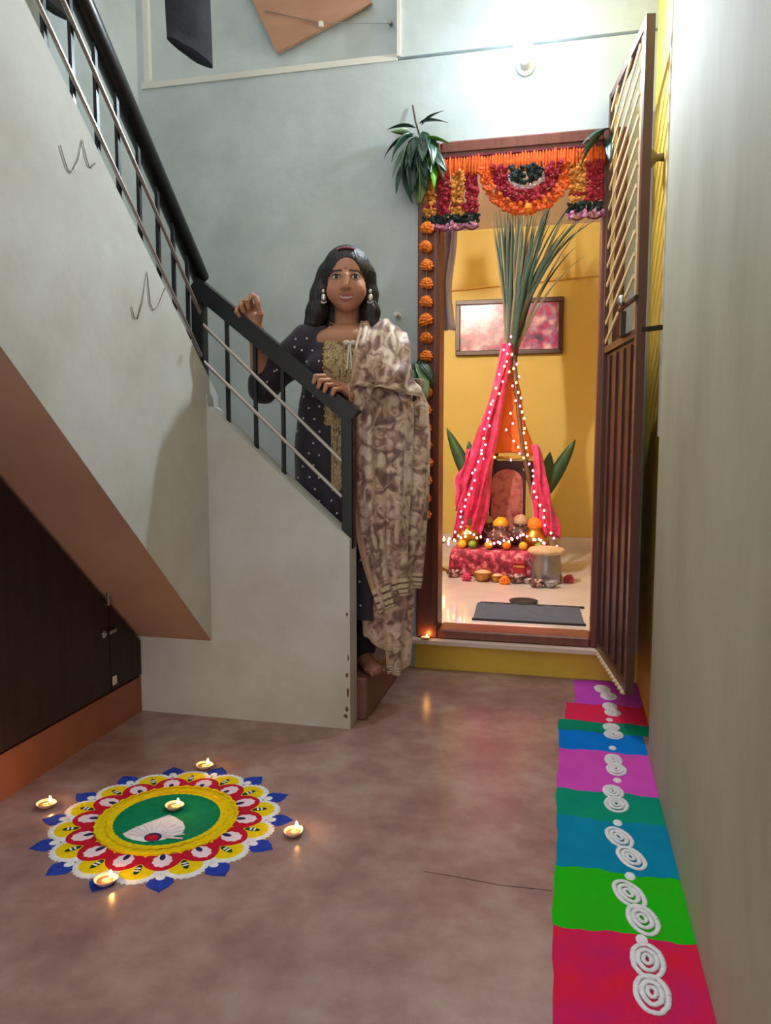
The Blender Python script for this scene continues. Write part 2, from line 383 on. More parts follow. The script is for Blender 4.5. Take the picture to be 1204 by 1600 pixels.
# ================================================================ lamps
mat('bulb_glow', (255,255,255), .3, emit=(226,242,255), estr=BULB_L); mat('holder_white', (225,225,220), .4)
b = thing('wall_bulb', (-0.189,BW,2.445), 'glowing white bulb on a holder above the doorway', 'lamp')
h = MB(); h.lathe((-0.189,BW,2.445),[(.035,0),(.035,-.012),(.02,-.016),(.018,-.045),(.020,-.05),(.020,-.072)],16,(0,1,0)); h.build('holder','holder_white',b)
mat('bulb_base', (240,240,240), .4, emit=(226,242,255), estr=40.); mat('bulb_side', (250,250,250), .4, emit=(226,242,255), estr=350.)
MB().lathe((-.189,BW-.072,2.445),[(.0135,0),(.016,-.012),(.024,-.030),(.031,-.052),(.033,-.066)],20,(0,1,0)).build('bulb_base','bulb_base',b,True)
MB().lathe((-.189,BW-.138,2.445),[(.033,0),(.0335,-.006),(.0335,-.022),(.032,-.028)],20,(0,1,0)).build('bulb_rim','bulb_side',b,True)
MB().lathe((-.189,BW-.1661,2.445),[(.0318,0),(.029,-.003),(.020,-.007),(.010,-.009),(.002,-.0095)],20,(0,1,0)).build('bulb_face','bulb_glow',b,True)
mat('room_glow', (255,255,255), .3, emit=(255,246,240), estr=ROOM_L)
b = thing('room_bulb', (-1.0,BW+.16,2.42), 'lit bulb inside the prayer room above its door', 'lamp')
MB().lathe((-1.0,BW+.155,2.42),[(.03,0),(.03,.012),(.018,.016),(.018,.07)],14,(0,1,0)).build('holder','holder_white',b)
MB().ell((-1.0,BW+.255,2.42),.03).build('bulb','room_glow',b,True)

# ================================================================ gate
mat('gate_brown', (80,50,46), .35, spec=.6); mat('gate_slat', (214,190,150), .35, spec=.6); mat('gate_panel', (68,33,34), .4, (54,26,28), scale=6, stretch=(6,6,.5)); mat('iron', (46,42,42), .45, metal=.6)  # gate_slat cream has the bulb's highlight on glossy brown bars painted in
GA = Vector((.143,3.19,0)); GB = Vector((.224,2.62,0)); GU = (GB-GA).normalized(); GL = (GB-GA).length; GN = Vector((-GU.y,GU.x,0))   # GN points to the wall
if GN.x < 0: GN = -GN
def gp(u, z, n=0.): return GA+GU*u+GN*n+Vector((0,0,z))
gt = thing('grill_gate', (GA.x,GA.y,.14), 'brown metal grill gate with slanted slats swung open against the yellow wall', 'gate')
GZ0, GZ1, GM = .14, 2.295, 1.335
def gbar(name, p, q, w, h, m, up=None, par=None): return MB().beam(p, q, w, h, up or GN).build(name, m, par or gt)
for u in (.014, GL-.014): gbar('stile', gp(u,GZ0), gp(u,GZ1), .028, .028, 'gate_brown')
for z in (GZ0+.014, GM, GZ1-.012): gbar('rail', gp(.028,z), gp(GL-.028,z), .026, .024, 'gate_brown')
for u in (.075, GL-.085, GL-.065): gbar('upright', gp(u,GM+.012), gp(u,GZ1-.022), .010, .012, 'gate_slat')
z = GM+.03
while z < GZ1-.06:
    z2 = z+.16; u2 = GL-.09
    if z2 > GZ1-.024: u2 = .03+(GL-.12)*(GZ1-.024-z)/.16; z2 = GZ1-.024
    gbar('slat', gp(.03,z,-.009), gp(u2,z2,-.009), .016, .005, 'gate_slat'); z += .072
pn = MB().beam(gp(.03,(GZ0+GM)/2), gp(GL-.03,(GZ0+GM)/2), GM-GZ0-.04, .006, GN).build('panel','gate_panel',gt)
for u in (.12,.24,.36,.47): MB().beam(gp(u,GZ0+.04,-.006),gp(u,GM-.03,-.006),.012,.007,GN).build('rib','gate_panel',gt)
for i in range(26): MB().ell(gp(GL-.045,.22+i*.043,-.008),.006,6,4).build('stud','gate_brown',gt)
MB().beam(gp(.02,GZ0-.004,-.010),gp(GL-.02,GZ0-.004,-.010),.006,.012,GN).build('drip_edge','gate_slat',gt)
for i in range(13): MB().ell(gp(.05+i*.041,GZ0-.004,-.014),(.012,.008,.008),6,4).build('stud','gate_slat',gt)
MB().tube([gp(.33,1.44,-.02),gp(GL+.01,1.44,-.02)],.008,8).build('bolt','iron',gt)
lt = MB(); lt.box(gp(.40,1.37,-.022)-Vector((.008,.04,.03)),gp(.40,1.37,-.022)+Vector((.008,.04,.05))); lt.build('lock_plate','iron',gt)
MB().ell(gp(.43,1.455,-.035),(.014,.014,.02)).build('knob','chrome',gt,True)
MB().beam(gp(GL+.0,1.34,.012),gp(GL+.05,1.34,.055),.03,.012).build('catch','iron',gt)
for z in (.4,1.2,2.0): MB().lathe(gp(-.012,z,0),[(.011,-.04),(.011,.04)],10).build('hinge','iron',gt)
mat('knob_grey', (110,104,92), .5)
kk = MB(); kk.lathe((.300,2.86,1.945),[(.014,0),(.012,-.02),(.02,-.028),(.033,-.04),(.036,-.055),(.03,-.07),(.012,-.078)],18,(1,0,0))
tag(kk.build('gate_stopper','knob_grey',None,True), 'round grey stopper fixed on the yellow wall beside the gate', 'stopper')
tag(MB().tube([(.296,2.70,2.9),(.296,2.70,1.0)],.004,6).build('wall_cable','pale_trim'), 'thin pale cable running down the yellow wall behind the gate', 'cable')

# ================================================================ things above the stairs
mat('jeans', (15,18,28), .8, (26,31,44), scale=14, lo=.35, hi=.7, bump=.2, bscale=60); mat('black_cloth', (14,14,16), .85)
mat('rope', (150,145,130), .8); mat('plywood', (176,134,108), .7, (158,114,88), scale=4, stretch=(1,1,3), lo=.35, hi=.7)
C0 = Vector((-1.88,2.25,3.05)); C1 = Vector((-.75,BW,3.05)); cl = lambda s: C0+(C1-C0)*s
tag(MB().tube([cl(0),cl(.5)-Vector((0,0,.02)),cl(1)],.004,6).build('clothes_line','rope'), 'thin clothes line strung high over the stair corner', 'rope')
CU = (C1-C0).normalized()
def leg(c, w0, w1, d, ztop, zbot, slant, drift):
    rows = []
    for i in range(15):
        u = i/14; z = ztop+(zbot-ztop)*u; wv = w0+(w1-w0)*u; row = []
        for k in range(22):
            a = 2*PI*k/22; rr = 1+.10*math.sin(3*a+5*u)+.05*math.sin(7*a-9*u)
            p = c+CU*(math.cos(a)*wv/2+drift*u)+Vector((CU.y,-CU.x,0))*(math.sin(a)*d*rr/2)
            row.append((p.x,p.y,z+slant*math.cos(a)*u*u))
        rows.append(row)
    mb = MB().grid(rows, True); n = 22; mb.f.append(tuple(range(n))); mb.f.append(tuple(range(14*n+n-1,14*n-1,-1))); return mb
CJ = cl(.45)
jn = thing('hanging_jeans', (CJ.x,CJ.y,2.33), 'dark blue trousers hanging on the line above the stairs', 'trousers')
leg(CJ, .17,.165,.07,2.99,2.385,-.035,.015).build('trouser_leg','jeans',jn,True)
leg(CJ+Vector((-.01,.075,0)), .17,.15,.06,2.99,2.62,.02,-.02).build('trouser_leg','jeans',jn,True)
wb_ = MB(); wb_.beam(CJ+CU*-.10+Vector((0,.03,3.03-3.05)),CJ+CU*.10+Vector((0,.03,-.02)),.15,.08); wb_.build('waistband','jeans',jn)
CS = cl(.14)
sh = thing('hanging_shirt', (CS.x,CS.y,2.4), 'black garment hanging on the line behind the handrail', 'garment')
leg(CS+Vector((0,0,0)), .24,.16,.06,3.0,2.44,-.04,-.01).build('body','black_cloth',sh,True)
# board in the recess
bd = thing('plywood_board', (-1.23,BW+.03,2.62), 'tilted brown board wired across the wall recess', 'board')
mb = MB(); y0, y1 = BW+.012, BW+.030
q0 = Vector((-1.232,0,2.618)); ua = Vector((.415,0,.150)); ub = Vector((-.20,0,.42))
mb.prism([(p.x,p.z) for p in (q0,q0+ua,q0+ua+ub,q0+ub)],1,y0,y1); mb.build('panel','plywood',bd)
MB().tube([(-1.28,BW+.008,2.79),(-1.03,BW+.004,2.71),(-.74,BW+.035,2.69)],.0016,5).build('wire','wire',bd)
MB().box((-1.04,BW-.002,2.695),(-1.024,BW+.034,2.715)).build('clip','pale_trim',bd)
MB().tube([(-.742,BW+.045,2.69),(-.742,BW+.02,2.69)],.008,8).build('nail','wire',bd)
tag(MB().lathe((-.70,BW,1.505),[(.013,0),(.011,-.012),(.009,-.014),(.009,-.055)],12,(0,1,0)).build('door_stop','pale_trim'), 'small white peg on the wall left of the door frame', 'peg')

# ================================================================ leaves, garland, toran at the door
for nm,c1,c2 in (('leaf_dark',(30,72,52),(20,54,42)),('leaf_bright',(96,170,40),(70,140,34)),('leaf_pale',(120,150,110),(92,124,88))):
    mat(nm,c1,.35,c2,scale=8,lo=.3,hi=.7,spec=.6)
mat('twig', (78,64,48), .8)
def leaf(L, Wd, curl, fold):
    rows = []
    for i in range(9):
        u = i/8; wv = Wd*math.sin(PI*min(1,u**.8))*(1-.25*u)+.0008; ang = curl*u
        x = L*(math.sin(ang)/curl if curl else u); z = -L*((1-math.cos(ang))/curl if curl else 0)
        rows.append([(x,-wv,z+fold*wv),(x,-wv*.5,z+fold*wv*.4),(x,0,z),(x,wv*.5,z+fold*wv*.4),(x,wv,z+fold*wv)])
    return MB().grid(rows)
LEAFM = {}
def leaf_obj(par, p, yawa, elev, L, key, m):
    k = (key, m)
    if k not in LEAFM:
        o = leaf(.17, .031, (.5,.9,1.3)[key], .35).build('leaf', m, None, True, (0,0,0))
        so = o.modifiers.new('thickness','SOLIDIFY'); so.thickness = .0012; LEAFM[k] = o
    else:
        o = LEAFM[k].copy(); COL.objects.link(o)
    o.parent = par; o.location = Vector(p)-wloc(par); o.rotation_euler = (random.uniform(-.7,.7), -elev, yawa); o.scale = (L/.17,)*3
    return o
def bunch(name, loc, lab, spec, tw):
    t_ = thing(name, loc, lab, 'leaves', 'mango leaf sprigs at the door')
    MB().tube(tw,[.0035]*len(tw),6).build('twig','twig',t_)
    for (dx,dz,yw,el,L,key,m) in spec: leaf_obj(t_, (loc[0]+dx,loc[1]-.035-random.random()*.02,loc[2]+dz), yw, el, L, key, m)
    return t_
D_ = math.radians
spec = [(-.01,.05,D_(185),.25,.12,0,'leaf_dark'),(-.02,.02,D_(190),-.15,.15,1,'leaf_dark'),(.0,.07,D_(-15),.1,.13,0,'leaf_dark'),(.01,.06,D_(-20),.6,.11,0,'leaf_dark'),
 (.02,.0,D_(-10),-.05,.13,0,'leaf_bright'),(-.02,.03,D_(200),-.5,.16,1,'leaf_dark'),(-.03,-.01,D_(195),-.8,.15,0,'leaf_pale'),(-.02,0,D_(205),-1.1,.19,0,'leaf_dark'),
 (0,0,D_(230),-1.25,.21,0,'leaf_dark'),(.01,0,D_(-60),-1.2,.21,0,'leaf_dark'),(.02,-.02,D_(-35),-1.0,.2,0,'leaf_bright'),(.03,0,D_(-20),-.9,.19,0,'leaf_dark'),
 (.0,-.05,D_(-70),-1.35,.2,0,'leaf_pale'),(-.03,-.05,D_(240),-1.3,.2,0,'leaf_dark'),(.01,-.06,D_(-50),-1.25,.2,0,'leaf_pale'),(-.01,.02,D_(260),-.9,.16,1,'leaf_dark'),
 (.03,.02,D_(-50),-.7,.17,1,'leaf_dark'),(-.03,.03,D_(215),.1,.1,0,'leaf_pale'),(.02,.03,D_(-80),-1.1,.2,0,'leaf_dark'),(-.015,-.02,D_(270),-1.2,.2,0,'leaf_dark')]+[(random.uniform(-.035,.035),random.uniform(-.05,.04),D_(random.uniform(195,345)),random.uniform(-1.35,-.7),random.uniform(.13,.19),random.choice((0,1)),random.choice(('leaf_dark','leaf_dark','leaf_dark','leaf_pale'))) for _ in range(14)]
bunch('mango_leaves', (-.608,BW,2.185), 'big bunch of green leaves hung at the upper left corner of the door', spec, [(-.640,BW-.01,2.34),(-.625,BW-.025,2.27),(-.600,BW-.035,2.19),(-.585,BW-.05,2.12)])
bunch('mango_leaves', (.125,BW-.02,2.165), 'small leaf sprig at the upper right corner of the door', [(0,0,D_(190),-.55,.15,0,'leaf_dark'),(-.01,-.01,D_(185),-.75,.16,0,'leaf_dark'),(.01,0,D_(200),-.3,.13,0,'leaf_dark'),(.02,-.02,D_(250),-.9,.14,0,'leaf_dark')], [(.15,BW-.03,2.21),(.13,BW-.045,2.165)])
bunch('mango_leaves', (-.612,BW-.02,1.31), 'leaf sprig hanging halfway down the left door jamb', [(0,-.01,D_(-35),-.9,.17,0,'leaf_pale'),(0,-.02,D_(-60),-1.1,.19,0,'leaf_pale'),(-.01,0,D_(250),-1.3,.16,0,'leaf_dark'),(.01,.0,D_(-30),-.6,.13,1,'leaf_dark')], [(-.60,BW-.03,1.35),(-.612,BW-.045,1.30)])
# marigold garland
mat('marigold', (246,150,36), .7, (232,112,16), scale=40, lo=.35, hi=.65); mat('thread', (170,130,60), .8)
gl = thing('marigold_garland', (-.574,BW-.03,.60), 'string of orange marigolds hanging down the left door jamb', 'garland')
MB().tube([(-.573,BW-.04,2.10),(-.574,BW-.045,1.2),(-.578,BW-.04,.60)],.002,5).build('thread','thread',gl)
def marigold():
    mb = MB()
    for ring,(rr,zz,n) in enumerate(((.026,-.006,11),(.021,.004,10),(.014,.012,8),(.006,.017,5),(.019,-.014,9))):
        for k in range(n):
            a = 2*PI*(k+.5*ring)/n+random.uniform(-.15,.15)
            R = Matrix.Rotation(a,3,'Z')@Matrix.Rotation(random.uniform(-.5,.3),3,'Y')
            mb.ell((rr*.7*math.cos(a),rr*.7*math.sin(a),zz),(.011,.0075,.006),6,4,.25,R)
    return mb
mo = None
for i in range(17):
    z = 1.845-.0733*i; p = Vector((-.574+random.uniform(-.003,.003),BW-.045,z))
    if mo is None: mo = marigold().build('marigold','marigold',None,False,(0,0,0)); o = mo
    else: o = mo.copy(); COL.objects.link(o)
    o.parent = gl; o.location = p-gl.location; o.rotation_euler = (random.uniform(-.4,.4),random.uniform(-.4,.4),random.uniform(0,6)); s_ = random.uniform(1.0,1.2); o.scale = (s_,s_,s_*.95)
# toran
for nm,c,c2 in (('tuft_orange',(214,78,26),(232,112,34)),('tuft_red',(168,24,52),(140,16,44)),('tuft_yellow',(206,140,52),(186,116,44)),('tuft_green',(24,44,40),(16,34,34)),('tuft_pink',(224,160,190),(196,120,160)),('tuft_white',(222,205,215),(200,180,195)),('tuft_maroon',(120,30,60),(96,24,48))):
    mat(nm,c,.85,c2,scale=60,lo=.35,hi=.65)
tr = thing('flower_toran', (-.2,BW-.03,1.83), 'orange, red and yellow flower toran across the top of the doorway', 'toran')
YT = BW-.034
def tufts(name, m, pts, r=.012):
    mb = MB()
    for (x,z) in pts:
        R = Matrix.Rotation(random.uniform(0,3),3,'Y')
        mb.ell((x+random.uniform(-.004,.004),YT+random.uniform(-.010,.012),z+random.uniform(-.004,.004)),(r*random.uniform(.8,1.2),r*.7,r*random.uniform(.5,.9)),6,4,.5,R)
    return mb.build(name,m,tr)
def gridpts(x0,x1,z0,z1,dx,dz): return [(x0+dx*i,z0+dz*j) for i in range(int((x1-x0)/dx)+1) for j in range(int((z1-z0)/dz)+1)]
MB().tube([(-.60,BW-.028,2.118),(.13,BW-.028,2.118)],.005,6).build('cord','tuft_maroon',tr)
mb = MB()
for i in range(62):
    x = -.585+.0115*i; zt = 2.116
    mb.ell((x,YT+random.uniform(-.006,.006),zt-.038),(.0075,.008,.040+random.uniform(-.004,.004)),6,4,.2)
mb.build('fringe','tuft_orange',tr)
cx, cz = -.178, 2.062
def arc(r, n, a0=PI*1.0, a1=2*PI): return [(cx+r*math.cos(a0+(a1-a0)*i/(n-1)), cz+r*1.02*math.sin(a0+(a1-a0)*i/(n-1))) for i in range(n)]
tufts('swag_core','tuft_green',[(cx+random.uniform(-.055,.055),cz-.002-random.random()*.05) for i in range(60)]+arc(.06,14),.013)
tufts('swag_white','tuft_white',arc(.082,26,PI*1.1,PI*1.9),.0085)
tufts('swag_red','tuft_red',arc(.098,26)+arc(.115,30)+arc(.130,32)+arc(.086,10,PI,PI*1.15)+arc(.086,10,PI*1.85,2*PI),.0125)
tufts('swag_orange','tuft_orange',arc(.147,34)+arc(.162,38)+arc(.177,40),.0125)
MB().ell((cx+.01,YT-.012,cz-.168),(.016,.012,.022),10,6,.3).build('flower','marigold',tr)
def panel(x0, x1, zb):
    n = max(2,round((x1-x0)/.052)); wd = (x1-x0)/n
    for i in range(n):
        a, b_ = x0+wd*i, x0+wd*(i+1)
        red = i % 2 == 1
        if red: tufts('red_column','tuft_red',gridpts(a+.006,b_-.004,zb+.065,2.06,.012,.012),.0115)
        else:
            tufts('yellow_column','tuft_yellow',gridpts(a+.006,b_-.004,zb+.10,2.07,.012,.012),.0115)
            tufts('yellow_column','tuft_yellow',gridpts(a+.006,b_-.004,zb+.055,zb+.085,.012,.011),.0115)
            tufts('band','tuft_red',gridpts(a+.006,b_-.004,zb+.09,zb+.10,.011,.011),.010)
    tufts('green_row','tuft_green',gridpts(x0,x1,zb+.028,zb+.052,.012,.011),.0115)
    tufts('pink_row','tuft_pink',gridpts(x0,x1,zb+.006,zb+.018,.016,.011),.011)
    rr = MB(); p = []
    for i in range(41): u = i/40; p.append((x0+(x1-x0)*u,YT-.004,zb+.004-.012*abs(math.sin(u*PI*n))))
    rr.tube(p,.004,5); rr.build('scallop_cord','tuft_maroon',tr)
panel(-.585,-.362,1.838); panel(-.012,.118,1.850)
# diya on the sill is built with the other diyas
# ================================================================ floor rangoli
def powder(nm, c, c2=None):
    c2 = c2 or tuple(int(x*.86) for x in c); return mat(nm, c, .95, c2, scale=70, lo=.3, hi=.7, detail=6, bump=.5, bscale=420, spec=.1)
powder('pow_white',(232,232,232),(214,214,218)); powder('pow_yellow',(236,208,16),(216,184,8)); powder('pow_red',(196,26,52),(172,20,44)); powder('pow_blue',(42,70,170),(32,54,146))
powder('pow_green',(10,130,86),(6,114,74)); powder('pow_pinkwhite',(236,214,224),(222,196,210)); powder('pow_navy',(44,44,96),(34,34,80)); powder('pow_leaf',(20,66,40),(14,54,32)); powder('pow_lemon',(226,224,60),(210,206,40))
RC = Vector((-.995,1.742,0))
rg = thing('round_rangoli', RC, 'round rangoli of coloured powder with yellow ring and green centre', 'rangoli')
def rpart(name, m, outline, z0, h, par=rg):
    # outline given about the rangoli centre
    return MB().mound([(RC.x+x,RC.y+y) for x,y in outline], z0, h).build(name, m, rg, True)
def circ(r, n=72, rip=0., k=0, cx=0, cy=0, sx=1., sy=1.): return [(cx+r*sx*math.cos(2*PI*i/n)*(1+rip*math.cos(k*2*PI*i/n)), cy+r*sy*math.sin(2*PI*i/n)*(1+rip*math.cos(k*2*PI*i/n))) for i in range(n)]
NP = 14
def lobe(r0, r1, hw, n=28, sc=0.):
    p = [(r0,-hw*.7)]
    for i in range(n+1):
        a = -PI/2+PI*i/n; k = 1+sc*math.cos(i*PI*.9)
        p.append((r0+(r1-r0)*(.35+.65*math.cos(a)*k) if abs(a) < PI/2-.01 else r0+(r1-r0)*.35, hw*math.sin(a)*k))
    p.append((r0,hw*.7)); return p
def spin(o, i, off, par, first):
    c = o if first else o.copy()
    if not first: COL.objects.link(c)
    c.parent = par; return c
def ring_of(name, m, outline, z0, h, off, subs):
    base = None
    for i in range(NP):
        if base is None:
            c = MB().mound([(x,y) for x,y in outline], z0, h).build(name, m, None, True, (0,0,0)); base = (c,[])
            for (sn,sm,so,sz,shh) in subs: base[1].append(MB().mound(so,sz,shh).build(sn,sm,None,True,(0,0,0)))
            sset = base[1]
        else:
            c = base[0].copy(); COL.objects.link(c); sset = []
            for q in base[1]: q2 = q.copy(); COL.objects.link(q2); sset.append(q2)
        c.parent = rg; c.location = (0,0,0); c.rotation_euler = (0,0,2*PI*(i+off)/NP)
        for q in sset: q.parent = c
E1 = lambda cx,rx,ry,n=20,cy=0: [(cx+rx*math.cos(2*PI*i/n), cy+ry*math.sin(2*PI*i/n)) for i in range(n)]
heart = [(.262,0),(.275,-.026),(.295,-.031),(.312,-.020),(.322,-.008),(.331,0),(.322,.008),(.312,.020),(.295,.031),(.275,.026)]
ring_of('blue_tip','pow_blue',heart,.0004,.0016,.5,[('white_dot','pow_white',E1(.272,.013,.011),.0014,.0016)])
ring_of('outer_petal','pow_white',lobe(.20,.293,.058,28,.05),.0006,.0024,0,[('yellow_fill','pow_yellow',E1(.246,.033,.040,24),.0028,.0008),('green_mark','pow_leaf',E1(.238,.021,.0085,16),.0034,.0012),('white_stroke','pow_white',E1(.244,.003,.0085,10),.0045,.0006),('white_stroke','pow_white',E1(.234,.003,.008,10),.0045,.0006)])
ring_of('red_petal','pow_red',lobe(.165,.247,.049,24),.0028,.0014,.5,[('pale_oval','pow_pinkwhite',[(.206+.028*(1+.06*math.cos(9*t))*math.cos(t),.023*(1+.06*math.cos(9*t))*math.sin(t)) for t in [2*PI*k/36 for k in range(36)]],.0040,.0010),('dark_spot','pow_navy',E1(.192,.014,.007,14),.0049,.0008)])
rpart('yellow_ring','pow_yellow',circ(.186,112,.008,56),.0030,.0030)
# twisted inner ridges of the ring
for R_,r_ in ((.177,.0055),(.152,.0055)):
    p = [(RC.x+(R_+.0022*math.cos(36*a))*math.cos(a), RC.y+(R_+.0022*math.cos(36*a))*math.sin(a), .0066+.0012*math.sin(36*a)) for a in [2*PI*i/216 for i in range(217)]]
    MB().tube(p,r_,5,False,.4,(0,0,1)).build('ridge','pow_yellow',rg,True)
rpart('green_disc','pow_green',circ(.136,96,.006,48),.0056,.0022)
wl = RC; wo = [(-1.062,1.640),(-1.052,1.668),(-1.035,1.700),(-1.012,1.735),(-.998,1.757),(-.975,1.748),(-.944,1.730),(-.924,1.705),(-.918,1.680),(-.928,1.660),(-.945,1.642),(-.965,1.626),(-.99,1.618),(-1.02,1.619),(-1.045,1.627)]
MB().mound(wo,.0076,.002,(-.985,1.645)).build('white_fan','pow_white',rg,True)
mb = MB()
for k in range(13):
    a = D_(205)-D_(205-5)*k/12; mb.tube([(-.978+.022*math.cos(a),1.642+.018*math.sin(a),.0098),(-.978+.075*math.cos(a),1.645+.07*math.sin(a)*(1 if math.sin(a) > 0 else .3),.0092)],[.0016,.0022],5)
mb.build('fan_ray','pow_pinkwhite',rg)
MB().mound(E1(-.978,.022,.020,20,1.640),.0094,.0014).build('grey_arch','pow_navy',rg,True); MB().mound(E1(-.978,.016,.014,20,1.636),.0105,.001).build('red_spot','pow_red',rg,True)

# ================================================================ colour strip
sp = thing('colour_strip_rangoli', (.13,2.2,0), 'long rangoli strip of coloured powder bands along the right wall', 'rangoli')
def bandm(nm, c, c2): return mat(nm, c, .95, c2, scale=9, lo=.35, hi=.72, detail=9, bump=.4, bscale=350, spec=.1)
bands = [(.55,1.02,(150,28,110),(170,40,120)),(1.02,1.528,(206,28,56),(186,30,96)),(1.528,1.755,(22,172,14),(44,160,10)),(1.755,2.0,(0,128,160),(0,116,152)),(2.0,2.165,(0,140,104),(0,126,110)),(2.165,2.455,(206,74,176),(190,66,170)),(2.455,2.615,(0,118,214),(0,104,190)),(2.615,2.715,(0,136,100),(0,120,96)),(2.715,2.90,(216,40,72),(206,40,90)),(2.90,3.185,(196,70,190),(180,64,180))]
for i,(ya,yb,c,c2) in enumerate(bands):
    m = bandm('pow_band_%d'%i, c, c2); xl = -.004 if ya < 2.7 else .02+(.03 if ya > 2.85 else 0); xr = .2715 if ya < 2.44 else (.298 if ya >= 2.46 else .2715)
    wob = lambda x, s: .006*math.sin(x*9+s*1.7)+.003*math.sin(x*31+s)
    def ledge(y): return xl+.003*math.sin(y*11)+.0015*math.sin(y*47)
    lo_ = [(xl+(xr-xl)*k/16, ya+(wob(k/16,i) if 0 < k < 16 else 0)) for k in range(17)]
    hi_ = [(xl+(xr-xl)*k/16, yb+(wob(k/16,i+1) if 0 < k < 16 else 0)) for k in range(16,-1,-1)]
    lft = [(ledge(yb+(ya-yb)*k/10), yb+(ya-yb)*k/10) for k in range(1,10)]
    poly = lo_+hi_+lft
    MB().prism(poly,2,.0003,.0016+.0002*(i%2)).build('colour_band',m,sp)
def swirl(x, y, rx, ry, tilt=0.):
    mb = MB()
    for k,(f) in enumerate((1.,.62,.28)):
        p = []
        for i in range(29):
            a = 2*PI*i/28+.6*k; u, v = rx*f*math.cos(a), ry*f*math.sin(a)+(1-f)*ry*.12
            p.append((x+u*math.cos(tilt)-v*math.sin(tilt), y+u*math.sin(tilt)+v*math.cos(tilt), .0026+.0003*k))
        mb.tube([(q[0]+random.uniform(-.0009,.0009),q[1]+random.uniform(-.0009,.0009),q[2]) for q in p],.0064 if k < 2 else .005,5,False,.4,(0,0,1))
    mb.build('swirl','pow_white',sp,True)
for x,y,rx,ry,tl in ((.160,3.08,.026,.045,.2),(.180,3.0,.026,.04,0),(.178,2.885,.022,.035,0),(.185,2.82,.024,.032,0),(.172,2.672,.024,.030,0),(.176,2.605,.027,.034,0),(.163,2.392,.022,.04,0),(.168,2.325,.025,.04,0),(.150,2.170,.024,.038,.1),(.154,2.095,.028,.042,0),(.150,1.915,.026,.048,.35),(.172,1.825,.026,.048,.35),(.156,1.672,.027,.05,.35),(.176,1.585,.028,.048,.2),(.173,1.455,.028,.048,0),(.172,1.365,.028,.048,0),(.168,1.16,.03,.05,0),(.17,1.07,.03,.05,0)):
    swirl(x,y,rx,ry,tl)
for x,y in ((.170,2.745),(.166,2.490),(.166,2.25),(.151,1.992),(.163,1.745),(.168,1.518),(.168,1.26)):
    MB().mound(E1(x,.012,.017,14,y),.0018,.002).build('white_dot','pow_white',sp,True)

# ================================================================ oil lamps
mat('clay', (222,188,168), .6, (204,166,146), scale=20, lo=.35, hi=.7); mat('oil', (230,180,120), .15, trans=.3); mat('wick', (235,225,205), .8)
mat('flame', (255,200,110), .5, emit=(255,176,84), estr=260.)
def diya(loc, yaw, lab, s=.76, group='lit clay diyas on the floor'):
    t_ = thing('clay_diya', loc, lab, 'oil lamp', group); v = Vector(loc)
    n = 24; rows = []
    prof = [(.010,.0),(.016,.001),(.024,.007),(.030,.015),(.0325,.019),(.031,.0195),(.027,.015),(.018,.010),(.002,.009)]
    for r,z in prof:
        row = []
        for k in range(n):
            a = 2*PI*k/n; sp_ = 1+.22*max(0,math.cos(a))**6*(r/.03)
            px, py = r*s*sp_*math.cos(a), r*s*math.sin(a); row.append((v.x+px*math.cos(yaw)-py*math.sin(yaw), v.y+px*math.sin(yaw)+py*math.cos(yaw), v.z+z*s))
        rows.append(row)
    mb = MB().grid(rows,True); mb.f.append(tuple(range(n-1,-1,-1))); mb.build('bowl','clay',t_,True)
    MB().lathe((v.x,v.y,v.z+.0095*s),[(.020*s,0),(.0245*s,.004*s),(.002,.0041*s)],20).build('oil','oil',t_,True)
    dx, dy = math.cos(yaw), math.sin(yaw)
    MB().tube([(v.x-dx*.006,v.y-dy*.006,v.z+.012*s),(v.x+dx*.012*s,v.y+dy*.012*s,v.z+.016*s),(v.x+dx*.017*s,v.y+dy*.017*s,v.z+.022*s)],.0022,6).build('wick','wick',t_)
    MB().lathe((v.x+dx*.017*s,v.y+dy*.017*s,v.z+.021*s),[(.001,0),(.0045*s,.004*s),(.0052*s,.008*s),(.0035*s,.015*s),(.0008,.022*s)],12).build('flame','flame',t_,True)
    return t_
diya((-1.350,1.728,0), .3, 'lit clay diya at the left edge of the round rangoli, below the cupboard')
diya((-1.045,2.052,0), .0, 'lit clay diya behind the round rangoli, nearest the stair parapet')
diya((-1.000,1.785,.0080), .2, 'lit clay diya on the green centre of the rangoli', .72)
diya((-.647,1.742,0), 1.2, 'lit clay diya at the right edge of the round rangoli, in the open floor')
diya((-.985,1.446,0), .4, 'lit clay diya in front of the round rangoli, nearest the viewer')
diya((-.575,BW-.052 if False else BW+.0,.175), -.6, 'lit clay diya on the door threshold at the foot of the left jamb', .8, 'lit clay diyas on the floor') if False else None
diya((-.572,BW-.041,.134), -.4, 'lit clay diya on the stone door threshold by the left jamb', .55)
# hairline crack in the cement floor
mat('crack', (52,40,36), .9)
tag(MB().tube([(-.30,1.66,.0003),(-.22,1.655,.0003),(-.12,1.645,.0003),(-.01,1.650,.0003)],.0012,4,squash=.3,up=(0,0,1)).build('floor_crack','crack'), 'thin dark crack in the cement floor beside the colour strip', 'crack', kind='structure')

